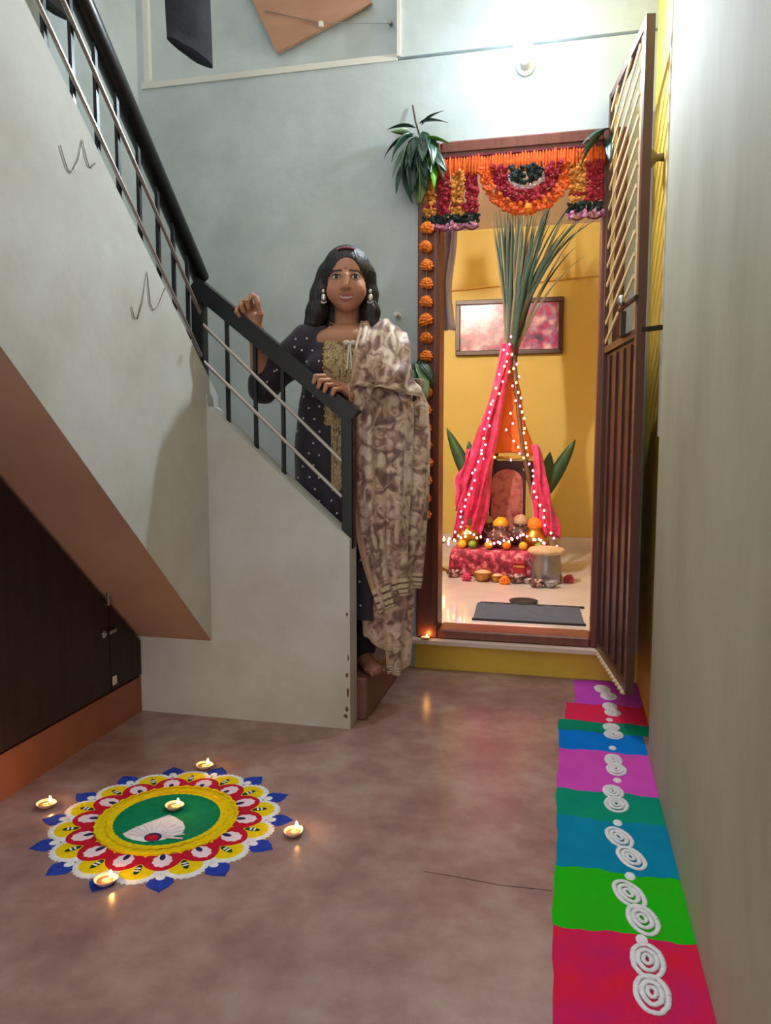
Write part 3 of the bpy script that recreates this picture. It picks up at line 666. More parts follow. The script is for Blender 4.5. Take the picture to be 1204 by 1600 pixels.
# ================================================================ prayer room
ZF = .14
mat('mat_grey', (96,108,128), .9, (66,76,98), scale=30, stretch=(1,12,1), lo=.35, hi=.65, bump=.6, bscale=80); mat('dark_slipper', (34,30,34), .7)
dm = thing('door_mat', (-.165,3.73,ZF), 'blue-grey woven door mat on the shiny tiles', 'mat')
rows = []
for i in range(13):
    u = i/12; y = 3.55+.36*u; rows.append([(-.41+.51*k/30+.03*u*(-1 if False else .0)-.02*u, y+.006*math.sin(k*.9), ZF+.007+.002*math.sin(k*1.3+i)) for k in range(31)])
mb = MB().grid(rows); rows2 = [[(x,y,ZF+.0005) for x,y,z in r] for r in rows]; o0 = len(mb.v); mb.grid([r[::-1] for r in rows2])
mb.build('pile','mat_grey',dm,True)
mb = MB()
for ya in (3.548,3.912): mb.tube([(-.415,ya,ZF+.006),(.105,ya,ZF+.006)],.006,6)
mb.build('hem','dark_slipper',dm)
tag(MB().lathe((-.20,3.99,ZF),[(.05,0),(.07,.004),(.075,.012),(.06,.012),(.055,.006),(.002,.006)],18).build('incense_dish','dark_slipper',None,True), 'small dark dish on the tiles just behind the mat', 'dish')
# framed print
mat('picture_wood', (60,30,34), .4); pm = mat('print_colours', (150,90,130), .25)
nt = pm.node_tree; N = nt.nodes; Lk = nt.links
tc = N.new('ShaderNodeTexCoord'); vo = N.new('ShaderNodeTexVoronoi'); vo.inputs['Scale'].default_value = 9; cr = N.new('ShaderNodeValToRGB'); cr.color_ramp.interpolation = 'EASE'
nz = N.new('ShaderNodeTexNoise'); nz.inputs['Scale'].default_value = 11; nz.inputs['Detail'].default_value = 5
el = cr.color_ramp.elements; el[0].position = .3; el[0].color = (*lin((70,44,78)),1); el[1].position = .72; el[1].color = (*lin((232,196,210)),1)
for ps,c in ((.40,(112,66,112)),(.47,(186,62,108)),(.53,(150,112,150)),(.6,(206,150,170))): e = el.new(ps); e.color = (*lin(c),1)
Lk.new(tc.outputs['Object'], nz.inputs['Vector']); Lk.new(nz.outputs['Fac'], cr.inputs[0]); Lk.new(cr.outputs[0], N['Principled BSDF'].inputs['Base Color'])
pf = thing('framed_print', (-.445,5.99,1.62), 'wide dark-framed colourful print on the yellow wall', 'picture')
a0,a1,b0,b1 = -.848,-.042,1.618,2.032
mb = MB(); mb.box((a0,5.955,b0),(a1,5.998,b0+.035),.004); mb.box((a0,5.955,b1-.035),(a1,5.998,b1),.004); mb.box((a0,5.955,b0+.035),(a0+.035,5.998,b1-.035),.004); mb.box((a1-.035,5.955,b0+.035),(a1,5.998,b1-.035),.004); mb.build('frame','picture_wood',pf)
MB().box((a0+.03,5.972,b0+.03),(a1-.03,5.99,b1-.03)).build('print','print_colours',pf)
mat('print_red',(196,50,80),.4); mat('print_gold',(214,160,90),.4); mat('print_cream',(220,200,210),.4)
# white cloth hanging inside the left jamb
mat('white_cloth',(206,198,214),.9,(190,180,200),scale=8,lo=.3,hi=.7)
rows = []
for i in range(14):
    u = i/13; z = 1.931-.46*u; rows.append([(-.60+.095*k/10+.012*math.sin(6*u+1)*(k/10), 3.46+.022*math.sin(k*1.9+2*u), z) for k in range(11)])
cc = MB().grid(rows).build('hanging_cloth','white_cloth',None,True); cc.modifiers.new('thickness','SOLIDIFY').thickness = .004
tag(cc, 'pale cloth hanging inside the room behind the left jamb', 'cloth')
tag(MB().tube([(-.72,3.3755,1.925),(-.72,3.46,1.925),(-.50,3.46,1.925)],.006,6).build('cloth_rod','chrome'), 'short rod holding the pale cloth inside the doorway', 'rod')
# hanging brass lamp whose shadow falls on the yellow wall
mat('brass',(190,140,60),.3,metal=.9)
HL = Vector((-.902,4.3,2.295))
hl = thing('hanging_lamp', HL, 'brass lamp hanging from the prayer room ceiling behind the toran', 'lamp')
for s_ in (-1,1): MB().tube([HL+Vector((s_*.022,0,.10)),HL+Vector((s_*.004,0,.264))],.0035,5).build('chain','brass',hl)
MB().lathe(HL+Vector((0,0,.02)),[(.045,0),(.052,.01),(.03,.035),(.026,.06),(.032,.075),(.032,.085),(.003,.09)],16).build('bell','brass',hl,True)

# ---- cane canopy
for nm,c,c2 in (('cane_leaf',(48,78,76),(34,60,62)),('cane_leaf_dry',(112,106,84),(92,88,70))): mat(nm,c,.55,c2,scale=10,stretch=(1,1,.2),lo=.3,hi=.7)
mat('cane_stalk',(110,84,62),.5,(86,62,52),scale=12,stretch=(1,1,5),lo=.35,hi=.7)
AP = Vector((-.352,5.0,1.56))
cn = thing('cane_canopy', (-.37,5.0,ZF), 'tall sugarcane tent with leaf tops tied over the altar', 'cane tent')
feet = [(-.70,4.86),(-.66,5.30),(-.06,4.86),(-.08,5.30)]
for i,(fx,fy) in enumerate(feet):
    p0 = Vector((fx,fy,ZF)); p1 = AP+Vector((.012*(1 if fx > -.3 else -1),.012*(1 if fy > 5 else -1),-.02)); pts = [p0+(p1-p0)*u+Vector((0,0,-.0))+Vector(((-1 if fx < -.3 else 1)*.05*math.sin(PI*u)*-1,0,0)) for u in [k/10 for k in range(11)]]
    MB().tube(pts,[.013+.0025*(k%2) for k in range(11)],8).build('stalk','cane_stalk',cn,True)
tie = MB(); tie.lathe(AP-Vector((0,0,.04)),[(.036,0),(.040,.02),(.040,.05),(.036,.07)],14); tie.build('binding','tuft_maroon',cn,True)
def blade(p, dirx, diry, L, bend, wd):
    rows = []; d0 = Vector((dirx,diry,1)).normalized(); pos = Vector(p); dd = d0.copy(); n = 12; sd = Vector((1,.25,0)); sd = (sd-d0*sd.dot(d0)).normalized()
    for k in range(n+1):
        u = k/n; wv = wd*(1-u)**.6*(.6+.8*min(1,u*4)*.6)+.0006; rows.append([tuple(pos-sd*wv),tuple(pos+Vector((0,-wv*.35,0))),tuple(pos+sd*wv)])
        dd = (dd+Vector((dirx*bend*.25,diry*bend*.2,-bend*.10*u*u*2))).normalized(); pos = pos+dd*(L/n)
    return MB().grid(rows)
for i in range(120):
    u = random.random(); dx = random.gauss(.02,.075) if i < 90 else random.uniform(.10,.30); dy = random.uniform(-.14,.12)
    L = random.uniform(.68,.90) if i < 90 else random.uniform(.75,1.0); bend = random.uniform(.0,.25) if i < 90 else random.uniform(.25,.7)
    p = AP+Vector((random.uniform(-.03,.03),random.uniform(-.03,.03),random.uniform(-.12,.06)))
    blade(p,dx,dy,L,bend,random.uniform(.007,.012)).build('leaf','cane_leaf' if random.random() < .8 else 'cane_leaf_dry',cn,True)
# ---- drapes
def clothmat(nm,c,c2): return mat(nm,c,.6,c2,scale=12,lo=.3,hi=.7,sheen=.3)
mat('pink_sari',(226,70,130),.5,(150,18,66),scale=16,lo=.34,hi=.66,rgb3=(206,36,98),sheen=.3); clothmat('orange_sari',(240,128,40),(228,104,30)); mat('gold_border',(226,176,70),.4,(196,140,40),scale=60,lo=.4,hi=.6)
clothmat('red_cloth',(176,20,44),(150,14,36)); mat('altar_cloth',(104,24,44),.7,(214,150,160),scale=26,lo=.42,hi=.66,rgb3=(176,44,84))
def drape(name, m, lab, P0, P1, w0, w1, fold, nf, cat='cloth', bulge=.04):
    rows = []; P0 = Vector(P0); P1 = Vector(P1); sd = Vector((1,.15,0))
    for i in range(25):
        u = i/24; c = P0+(P1-P0)*u; wv = (w0+(w1-w0)*u)*(1+(.16*math.sin(7*u+nf)+.07*math.sin(17*u)) if nf != 3.01 else 1.)
        rows.append([tuple(c+Vector(((k/20-.5)*wv+.010*math.sin(9*u+k*.6), fold*(math.sin(nf*2*PI*k/20+3.1*u)+.5*math.sin(nf*3.7*k/20*PI-4*u))*min(1,wv*4)-bulge*math.sin(PI*k/20), -.03*math.sin(PI*k/20+nf)*u))) for k in range(21)])
    o = MB().grid(rows).build(name, m, None, True); o.modifiers.new('thickness','SOLIDIFY').thickness = .003; recalc(o); return tag(o, lab, cat)
oc = drape('orange_drape','orange_sari','glowing orange cloth hung in the middle of the cane tent',(-.362,5.02,1.46),(-.378,5.06,.865),.03,.36,.008,3.01,bulge=.01)
MB().tube([(-.555,5.055,.868),(-.378,5.045,.860),(-.20,5.055,.868)],.010,6).build('gold_hem','gold_border',oc)
drape('pink_drape','pink_sari','bright pink cloth wound down the left canes',(-.372,4.965,1.58),(-.62,4.84,.34),.08,.20,.026,3)
drape('pink_drape','pink_sari','pink cloth gathered on the right canes below the leaves',(-.19,4.93,.95),(-.10,4.84,.36),.05,.16,.024,3)
drape('pink_drape','pink_sari','pink cloth bunched at the left shoulder of the altar',(-.56,4.90,.92),(-.60,4.86,.50),.14,.22,.03,4)
# ---- fairy lights
mat('fairy_pink',(255,150,190),.4,emit=(255,90,140),estr=15.); mat('fairy_warm',(255,220,160),.4,emit=(255,190,100),estr=15.); mat('cable_dark',(50,30,34),.7)
def fairy(pts, nb, lab, warm):
    t_ = thing('fairy_lights', (pts[-1][0],pts[-1][1],pts[-1][2]), lab, 'string lights')
    P = [Vector(p) for p in pts]; out = []
    for i in range(nb):
        u = i/(nb-1)*(len(P)-1); k = min(int(u),len(P)-2); out.append(P[k]+(P[k+1]-P[k])*(u-k)+Vector((random.uniform(-.018,.018),random.uniform(-.02,.0),random.uniform(-.012,.012))))
    MB().tube(out,.0022,4).build('cable','cable_dark',t_)
    fp = fw = None
    for i,p in enumerate(out):
        wm = random.random() < warm; src = fw if wm else fp
        if src is None:
            o = MB().ell((0,0,0),(.0065,.0065,.008),6,4).build('light_bulb','fairy_warm' if wm else 'fairy_pink',None,True,(0,0,0))
            if wm: fw = o
            else: fp = o
        else: o = src.copy(); COL.objects.link(o)
        o.parent = t_; o.location = p-t_.location-Vector((0,.012,0))
fairy([(-.36,4.92,1.62),(-.42,4.88,1.3),(-.50,4.83,.98),(-.58,4.77,.66),(-.66,4.74,.36)],34,'pink fairy lights wound down the left canes',.25)
fairy([(-.335,4.93,1.50),(-.28,4.88,1.2),(-.22,4.83,.9),(-.16,4.76,.62),(-.06,4.74,.34)],28,'warm fairy lights wound down the right canes',.6)
fairy([(-.36,4.94,1.5),(-.33,4.95,1.2),(-.36,4.95,1.0),(-.25,4.93,.86),(-.50,4.88,.86)],14,'fairy lights strung across the orange cloth',.5)
fairy([(-.70,4.62,.36),(-.55,4.60,.42),(-.40,4.60,.36),(-.25,4.60,.42),(-.10,4.64,.37)],34,'fairy lights looped along the altar front',.35)
# ---- altar
mat('altar_wood',(90,48,36),.5)
at = thing('altar_stool', (-.39,4.95,ZF), 'low altar stool covered with patterned maroon and pink cloth', 'altar')
MB().box((-.66,4.72,.27),(-.12,5.24,.30),.005).build('top','altar_wood',at)
for x in (-.62,-.18):
    for y in (4.76,5.20): MB().box((x,y,ZF),(x+.03,y+.03,.27)).build('leg','altar_wood',at)
rows = []
per = [(-.68,5.26),(-.68,4.70),(-.10,4.70),(-.10,5.26)]; pp = []
for a,b_ in zip(per,per[1:]+per[:1]):
    for k in range(14): pp.append((a[0]+(b_[0]-a[0])*k/14, a[1]+(b_[1]-a[1])*k/14))
for i,(z,ex) in enumerate(((.304,-.02),(.302,.0),(.26,.008),(.20,.014),(.15,.02))):
    row = []
    for k,(x,y) in enumerate(pp):
        dx,dy = x+.39,y-4.98; L = math.hypot(dx,dy); f = ex+(.008*math.sin(k*1.9) if i > 1 else 0); row.append((x+dx/L*f,y+dy/L*f,z))
    rows.append(row)
mb = MB().grid(rows,True); mb.f.append(tuple(range(len(pp)-1,-1,-1))); mb.build('cloth','altar_cloth',at,True)
dp = thing('deity_picture', (-.375,5.12,.306), 'framed reddish picture with arched top standing on the altar', 'picture')
ap = [(-.495,.306),(-.255,.306),(-.255,.72)]+[(-.375+.12*math.cos(a),.72+.11*math.sin(a)) for a in [PI*k/14 for k in range(1,14)]]+[(-.495,.72)]
MB().prism(ap,1,5.12,5.145).build('frame','picture_wood',dp)
apin = [(-.375+(x+.375)*.86,.306+.03+(z-.306)*.86) for x,z in ap]; mat('print_rose',(206,92,92),.4,(150,40,60),scale=14,lo=.35,hi=.65,rgb3=(190,120,110))
MB().prism(apin,1,5.112,5.125).build('print','print_rose',dp)
MB().box((-.56,5.10,.79),(-.20,5.12,.842)).build('header','picture_wood',dp)
# vessels and offerings
mat('steel',(150,148,156),.32,metal=.75); mat('clay_dark',(88,50,50),.6,(206,170,170),scale=34,lo=.54,hi=.60); mat('brass_dull',(170,120,60),.35,metal=.8); mat('offering_cream',(222,196,160),.8,(190,150,110),scale=30,lo=.3,hi=.7); mat('fruit_yellow',(230,180,40),.5); mat('fruit_green',(120,160,50),.5); mat('coconut',(110,78,52),.9,(80,56,38),scale=40,lo=.3,hi=.7)
kc = thing('steel_can', (-.10,4.585,ZF), 'steel milk can with a cloth-tied top right of the altar', 'can')
MB().lathe((-.10,4.585,ZF),[(.088,0),(.092,.01),(.090,.08),(.085,.12),(.080,.16),(.083,.175),(.078,.178)],24).build('body','steel',kc,True)
mb = MB(); mb.lathe((-.10,4.585,ZF+.172),[(.096,0),(.106,.008),(.112,.02),(.098,.034),(.06,.04),(.01,.042)],22); 
mb.build('cloth_cover','offering_cream',kc,True)
MB().tube([(-.19,4.585,ZF+.10),(-.21,4.585,ZF+.13),(-.19,4.585,ZF+.15)],.005,6).build('handle','steel',kc)
BOWL = [(.030,0),(.034,.004),(.046,.02),(.055,.04),(.058,.05),(.055,.05),(.044,.024),(.03,.012),(.002,.010)]
def bowl(x, y, z, s, m, lab, name='bowl', cat='bowl', grp=None, prof=BOWL, fill=None):
    t_ = thing(name, (x,y,z), lab, cat, grp); MB().lathe((x,y,z),[(r*s,h*s) for r,h in prof],20).build('body',m,t_,True)
    if fill: MB().ell((x,y,z+.036*s),(.047*s,.047*s,.022*s),12,6,.15).build('contents',fill,t_,True)
    return t_
bowl(-.47,4.55,ZF,1.15,'brass_dull','dull brass bowl of grain on the tiles before the altar',fill='offering_cream')
bowl(-.385,4.54,ZF,.85,'brass_dull','smaller brass bowl beside the grain bowl before the altar',fill='offering_cream')
bowl(-.27,4.53,ZF,.95,'clay_dark','dark round pot in front of the altar centre')
bowl(-.205,4.52,ZF,.6,'steel','little steel bowl next to the dark round pot')
bowl(-.075,4.43,ZF,.8,'steel','shiny steel bowl in front of the milk can')
bowl(-.15,4.42,ZF,.8,'clay_dark','dark cup between the steel bowls')
bowl(-.66,4.63,ZF,.8,'clay_dark','dark cup at the left front corner of the altar')
POT = [(.03,0),(.045,.01),(.058,.035),(.055,.06),(.036,.078),(.032,.086),(.042,.096),(.036,.098),(.002,.09)]
for i,(x,y,s,m,lab,fl) in enumerate(((-.60,4.84,1.4,'brass','brass pot with coconut at the left of the altar top','coconut'),(-.505,5.00,1.4,'clay_dark','dark clay pot left of centre on the altar','offering_cream'),(-.39,4.83,1.4,'clay_dark','dark clay pot in the middle of the altar','fruit_yellow'),(-.275,5.00,1.4,'clay_dark','dark clay pot right of centre on the altar','offering_cream'),(-.18,4.84,1.4,'brass','brass pot with flowers at the right of the altar top','marigold'))):
    t_ = bowl(x,y,.306,s,m,lab,'altar_pot','pot',None,POT); MB().ell((x,y,.306+.105*s),(.034*s,.034*s,.032*s),12,8,.2).build('contents',fl,t_,True)
for i,(x,y,z,m,lab) in enumerate(((-.62,4.74,.306,'fruit_yellow','yellow fruit at the left front edge of the altar'),(-.555,4.735,.306,'fruit_green','green fruit at the left front of the altar'),(-.455,4.735,.306,'fruit_yellow','yellow fruit before the middle pots'),(-.345,4.735,.306,'marigold','orange fruit before the middle pots'),(-.245,4.735,.306,'fruit_yellow','yellow fruit at the right front of the altar'),(-.15,4.74,.306,'fruit_green','green fruit at the right front edge of the altar'))):
    t_ = thing('fruit',(x,y,z),lab,'fruit','fruits on the altar'); MB().ell((x,y,z+.026),(.027,.027,.026),14,9).build('flesh',m,t_,True); MB().tube([(x,y,z+.050),(x+.004,y,z+.060)],.002,5).build('stem','twig',t_)
pk = thing('puja_packet',(-.265,4.66,ZF),'red box standing before the right side of the altar','box'); MB().box((-.30,4.665,ZF),(-.23,4.692,ZF+.10),.003).build('body','red_cloth',pk); MB().box((-.298,4.664,ZF+.07),(-.232,4.693,ZF+.08)).build('band','gold_border',pk)
def samai(x, y, lab):
    t_ = thing('standing_lamp',(x,y,ZF),lab,'oil lamp','standing brass lamps'); MB().lathe((x,y,ZF),[(.045,0),(.045,.006),(.02,.014),(.009,.03),(.009,.10),(.014,.11),(.009,.12),(.009,.17),(.035,.185),(.036,.192),(.002,.188)],18).build('stem','brass',t_,True)
    MB().lathe((x+.022,y-.012,ZF+.19),[(.001,0),(.006,.006),(.0055,.012),(.001,.028)],10).build('flame','flame',t_,True)
samai(-.775,4.86,'slim brass lamp with a small flame at the far left of the altar')
samai(-.655,4.58,'slim brass lamp with a small flame before the left of the altar') if False else None
# flowers heaps
def flower(x,y,z,m,lab,s=1.):
    o = mo.copy(); o.data = mo.data.copy(); o.data.materials.clear(); o.data.materials.append(MATS[m]); COL.objects.link(o); o.parent = None; o.name = 'altar_flower'; o.location = (x,y,z+.018*s); o.scale = (s,s,s); o.rotation_euler = (0,0,random.random()*6); tag(o,lab,'flower','flowers on the altar'); 
for x,y,z,m,lab in ((-.78,4.70,ZF,'pink_sari','pink flower on the tiles left of the altar'),(-.565,4.53,ZF,'pink_sari','pink flower on the tiles before the left altar corner'),(-.335,4.47,ZF,'marigold','orange flower on the tiles before the altar'),(.03,4.60,ZF,'red_cloth','red flower on the tiles right of the milk can')): flower(x,y,z,m,lab,1.2)
# banana leaves at both sides
mat('banana_leaf',(54,92,58),.5,(38,72,46),scale=10,lo=.3,hi=.7)
def bleaf(P, dirx, L, wd, lab):
    t_ = thing('banana_shoot',(P[0],P[1],ZF),lab,'plant','banana shoots beside the altar'); P = Vector(P)
    MB().tube([(P.x,P.y,ZF),(P.x,P.y,P.z)],[.016,.012],8).build('stem','banana_leaf',t_,True)
    for dxx,LL in ((dirx,L),(dirx*.2,L*.8),(-dirx*.6,L*.6)):
        rows = []
        for k in range(11):
            u = k/10; wv = wd*math.sin(PI*(.08+.92*u))**.8+.002; c = P+Vector((dxx*u*L+dxx*.1*u*u,0.02*u,LL*u)); rows.append([tuple(c+Vector((-wv,.3*wv,0))),tuple(c),tuple(c+Vector((wv,.3*wv,0)))])
        o = MB().grid(rows).build('leaf','banana_leaf',t_,True); o.modifiers.new('thickness','SOLIDIFY').thickness = .002
bleaf((-.62,5.32,.60),-.35,.46,.05,'banana shoot standing left of the altar'); bleaf((-.15,5.34,.56),.40,.42,.05,'banana shoot standing right of the altar')
# ================================================================ the person
PX, PY = -.806, 2.82
cY, sY = math.cos(YAW), math.sin(YAW)
KS = .95                                       # figure scale: she stands 1.54 m tall on the first step
BX, BY, BZ = PX*KS, PY*KS, .050               # base of her local frame
def lean(z): return .16*np.maximum(0, np.asarray(z, float)-1.12)      # upper body leans a little towards the rail
def to_world(v):
    v = np.asarray(v, float); b = v[:,1]-lean(v[:,2]); z = v[:,2]-.30*lean(v[:,2])
    return np.stack([BX+(v[:,0]*cY-b*sY)*KS, BY+(v[:,0]*sY+b*cY)*KS, BZ+z*KS],1)
def loc_(X, Y, Z):
    dx, dy = (X-BX)/KS, (Y-BY)/KS; z = (Z-BZ)/KS; z = z if z < 1.12 else (z-.30*.16*1.12)/(1-.30*.16)
    return (dx*cY+dy*sY, -dx*sY+dy*cY+float(lean(z)), z)
pe = thing('person', (PX*KS,PY*KS,.152), 'smiling woman in a dark kurta and beige printed dupatta leaning on the stair rail', 'person')
S = SDF((-.44,-.46,.09),(.36,.22,1.74),.004)
# torso, neck, head
S.loft([(.95,-.015,.0,.13,.095),(1.08,-.015,0,.125,.088),(1.22,-.012,0,.14,.10),(1.33,-.010,.010,.155,.088),(1.385,-.008,.018,.13,.058),(1.41,-.006,.022,.08,.050)],.03)
S.ell((-.006,-.03,1.36),(.11,.06,.055),.03)
S.cap((0,.034,1.52),.044,(-.004,.034,1.385),.049,.025)
S.ell((0,.018,1.606),(.078,.092,.098),.02); S.ell((0,-.026,1.545),(.063,.064,.078),.025)
S.ell((0,-.062,1.484),(.019,.016,.018),.03)
for s in (-1,1):
    S.ell((s*.039,-.052,1.535),(.028,.026,.028),.03); S.ell((s*.0338,-.097,1.584),(.020,.020,.012),.012,True)
    S.ell((s*.082,.012,1.560),(.010,.018,.030),.008); S.ell((s*.0105,-.091,1.541),(.008,.009,.0065),.006)
S.cap((0,-.086,1.588),.007,(0,-.099,1.548),.0105,.016)
for a0,a1,z0,z1,r in ((-.026,-.010,1.5165,1.513,.0055),(-.010,.010,1.513,1.513,.0065),(.010,.026,1.513,1.5165,.0055)): S.cap((a0,-.076-(.006 if abs(a0) < .02 else 0),z0),r,(a1,-.076-(.006 if abs(a1) < .02 else 0),z1),r,.005)
for a0,a1,z0,z1,r in ((-.022,-.008,1.511,1.5015,.005),(-.008,.008,1.5015,1.5015,.007),(.008,.022,1.5015,1.511,.005)): S.cap((a0,-.075-(.006 if abs(a0) < .02 else 0),z0),r,(a1,-.075-(.006 if abs(a1) < .02 else 0),z1),r,.005)
# her right arm (raised)
Sh = (-.165,.005,1.36); El = (-.322,-.020,1.175); Wr = (-.330,-.035,1.375)
S.cap(Sh,.050,El,.040,.03); S.cap(El,.040,Wr,.027,.02)
# raised hand: palm, four curled fingers, thumb
S.chain([Wr,(-.335,-0.040,1.410),(-.343,-0.042,1.445)],[.026,.030,.028],.012); S.ell((-.352,-0.040,1.435),(.034,.020,.038),.012)
fb = [(-.322,-0.040,1.472),(-.341,-0.046,1.478),(-.360,-0.047,1.472),(-.376,-0.044,1.458)]
fm = [((-.318,-0.060,1.508),(-.334,-0.076,1.520),(-.340,-0.084,1.505)),((-.345,-0.070,1.506),(-.350,-0.092,1.492),(-.346,-0.088,1.470)),((-.370,-0.070,1.494),(-.372,-0.090,1.478),(-.364,-0.084,1.458)),((-.390,-0.064,1.474),(-.391,-0.080,1.458),(-.381,-0.076,1.443))]
for k in range(4): S.chain([fb[k],*fm[k]],[.0105,.0098,.0088,.0078] if k < 3 else [.009,.0085,.0078,.007],.004)
S.chain([(-.322,-0.050,1.415),(-.308,-0.070,1.452),(-.314,-0.080,1.490),(-.322,-0.082,1.512)],[.014,.0115,.0100,.0085],.005)
# her left arm: forearm laid over the handrail
Sl = (.148,.005,1.36); E2 = (.225,.015,1.135); W2 = loc_(-.693,2.600,1.165)
S.cap(Sl,.048,E2,.040,.03); S.cap(E2,.040,W2,.026,.02)
rt = lambda X: lr(X)+.036
kn = [(-.772+.0185*k,2.548-.004*k,rt(-.772+.0185*k)+.016) for k in range(4)]
pc = loc_(-.722,2.572,rt(-.745)+.018)
S.cap(W2,.025,pc,.024,.012)
for k in range(4): S.cap(pc,.019,loc_(*kn[k]),.0125,.010)
for k in range(4):
    x,y,z = kn[k]; L = (1.,1.06,1.0,.82)[k]
    p1 = (x-.028*L,2.500,rt(x-.028)+.015); p2 = (x-.044*L,2.463,rt(x-.044)+.000); p3 = (x-.050*L,2.460,rt(x-.050)-.026*L)
    S.chain([loc_(*kn[k]),loc_(*p1),loc_(*p2),loc_(*p3)],[.0115,.0100,.0090,.0078],.004)
S.chain([loc_(-.735,2.575,rt(-.735)+.008),loc_(-.765,2.560,rt(-.765)-.004),loc_(-.79,2.545,rt(-.79)-.010)],[.014,.0115,.009],.006)
# legs and feet
for a,bz in ((-.085,.02),(.045,.0)):
    S.cap((a*1.1,.01,.95),.085,(a,.015,.55),.06,.02); S.cap((a,.015,.55),.055,(a,.02,.17),.034,.02)
    S.cap((a,.03,.145),.034,(a+.02,-.02,.14),.032,.02); S.cap((a+.02,-.02,.135),.028,(a+.058,-.105,.124),.022,.02); S.ell((a+.045,-.08,.122),(.036,.045,.017),.015)
    for k in range(5): S.cap((a+.035+.013*k,-.105+.010*k-.004*(k == 0),.121),.0095-.0008*k,(a+.045+.015*k,-.135+.014*k,.118),.0088-.0008*k,.004)
v, f = S.mesh()
skin = np.array(lin((176,124,98))); col = np.tile(skin,(len(v),1))
def blend(mask, rgb, s=1.): m_ = np.clip(mask,0,1)[:,None]*s; return col*(1-m_)+np.array(lin(rgb))*m_
a,b_,z = v.T
front = (b_ < -.03)
ax_ = np.abs(a)
zl = 1.5075+.22*a*a/.026*1.2
lipz = (z-zl)
inlip = front & (ax_ < .031)
um = inlip & (lipz > .0022) & (lipz < .0125*(1-(ax_/.033)**2)+.001); lm_ = inlip & (lipz < -.0022) & (lipz > -.0135*(1-(ax_/.031)**2))
tm = inlip & (np.abs(lipz) <= .0026) & (ax_ < .022)
col = blend(um.astype(float),(150,72,76)); col = blend(lm_.astype(float),(160,78,82)); col = blend(tm.astype(float),(206,188,178))
col = blend(np.clip(1-np.abs(z-1.606+(-.10)*(ax_-.034)*0+.9*np.clip(ax_-.044,0,1))/.0058,0,1)*(front & (ax_ > .013) & (ax_ < .058))*1.8,(36,24,24))
col = blend(np.exp(-(((ax_-.0338)/.022)**2+((z-1.584)/.0095)**2)**2)*front,(70,44,40),.85)
col = blend(np.exp(-((a/.004)**2+((z-1.614)/.004)**2))*front,(110,20,34))
col = blend(np.exp(-(((ax_-.04)/.02)**2+((z-1.535)/.018)**2))*front,(190,118,98),.5)
col = blend((z < .20).astype(float),(120,76,58),.7)
attr_mat('skin', .5, .4, .15, 160)
np_object('body', to_world(v), f, 'skin', pe, True, col)
# eyes
mat('eye_white',(210,204,200),.15); mat('iris',(30,18,14),.1); mat('hair',(18,15,18),.5,(34,26,28),scale=60,stretch=(1,1,.08),lo=.4,hi=.7,bump=.5,bscale=110,spec=.5); mat('kajal',(18,14,16),.5)
def lw(p): return Vector(to_world([p])[0])
for s in (-1,1):
    ey = MB().ell(lw((s*.0338,-.0705,1.5835)),(.0150,.0125,.0085),16,10).build('eye','eye_white',pe,True)
    MB().ell(lw((s*.0338+.0005,-.0795,1.5835)),(.0072,.0050,.0072),12,8).build('iris','iris',ey,True)
    MB().tube([lw((s*.0338+dx,-.0820+abs(dx)*.35,1.5835+.0078-dx*dx*30)) for dx in (-.017,-.012,-.006,0,.006,.012,.017)],[.0008,.0018,.0022,.0024,.0022,.0018,.0008],6).build('eyelid_line','kajal',ey)
# hair
H = SDF((-.2,-.13,1.33),(.16,.20,1.74),.0035)
H.ell((0,.030,1.612),(.092,.102,.106),.02)
H.loft([(1.40,-.01,.075,.105,.045),(1.48,-.005,.075,.105,.05),(1.60,0,.055,.085,.06)],.03)
H.chain([(-.078,.03,1.62),(-.098,.022,1.54),(-.112,.012,1.47),(-.126,.008,1.425),(-.130,.01,1.40)],[.030,.034,.036,.028,.012],.02)
H.chain([(.074,.03,1.62),(.083,.022,1.54),(.086,.008,1.47),(.088,-.005,1.42),(.082,-.01,1.395)],[.026,.026,.030,.024,.010],.02)
H.ell((.006,-.118,1.574),(.071,.090,.096),.008,True)
H.ell((0,-.06,1.50),(.064,.075,.09),.006,True)
hv, hf = H.mesh()
th = np.arctan2(hv[:,0],hv[:,1]-.03)
rad = np.stack([hv[:,0],hv[:,1]-.03],1); rl_ = np.linalg.norm(rad,axis=1,keepdims=True)+1e-6
amp = np.where(hv[:,2] > 1.62,.3,1.)*(.0020*np.sin(46*th+9*hv[:,2])+.0012*np.sin(97*th-20*hv[:,2]))
hv[:,:2] += rad/rl_*amp[:,None]
np_object('hair', to_world(hv), hf, 'hair', pe)
mat('hair_clip',(150,70,84),.4)
MB().tube([lw((dx,-.045-.3*(.05-abs(dx))*.4+.01,1.693-dx*dx*6)) for dx in (-.03,-.015,0,.015,.03)],.006,8,squash=.6).build('hair_clip','hair_clip',pe)
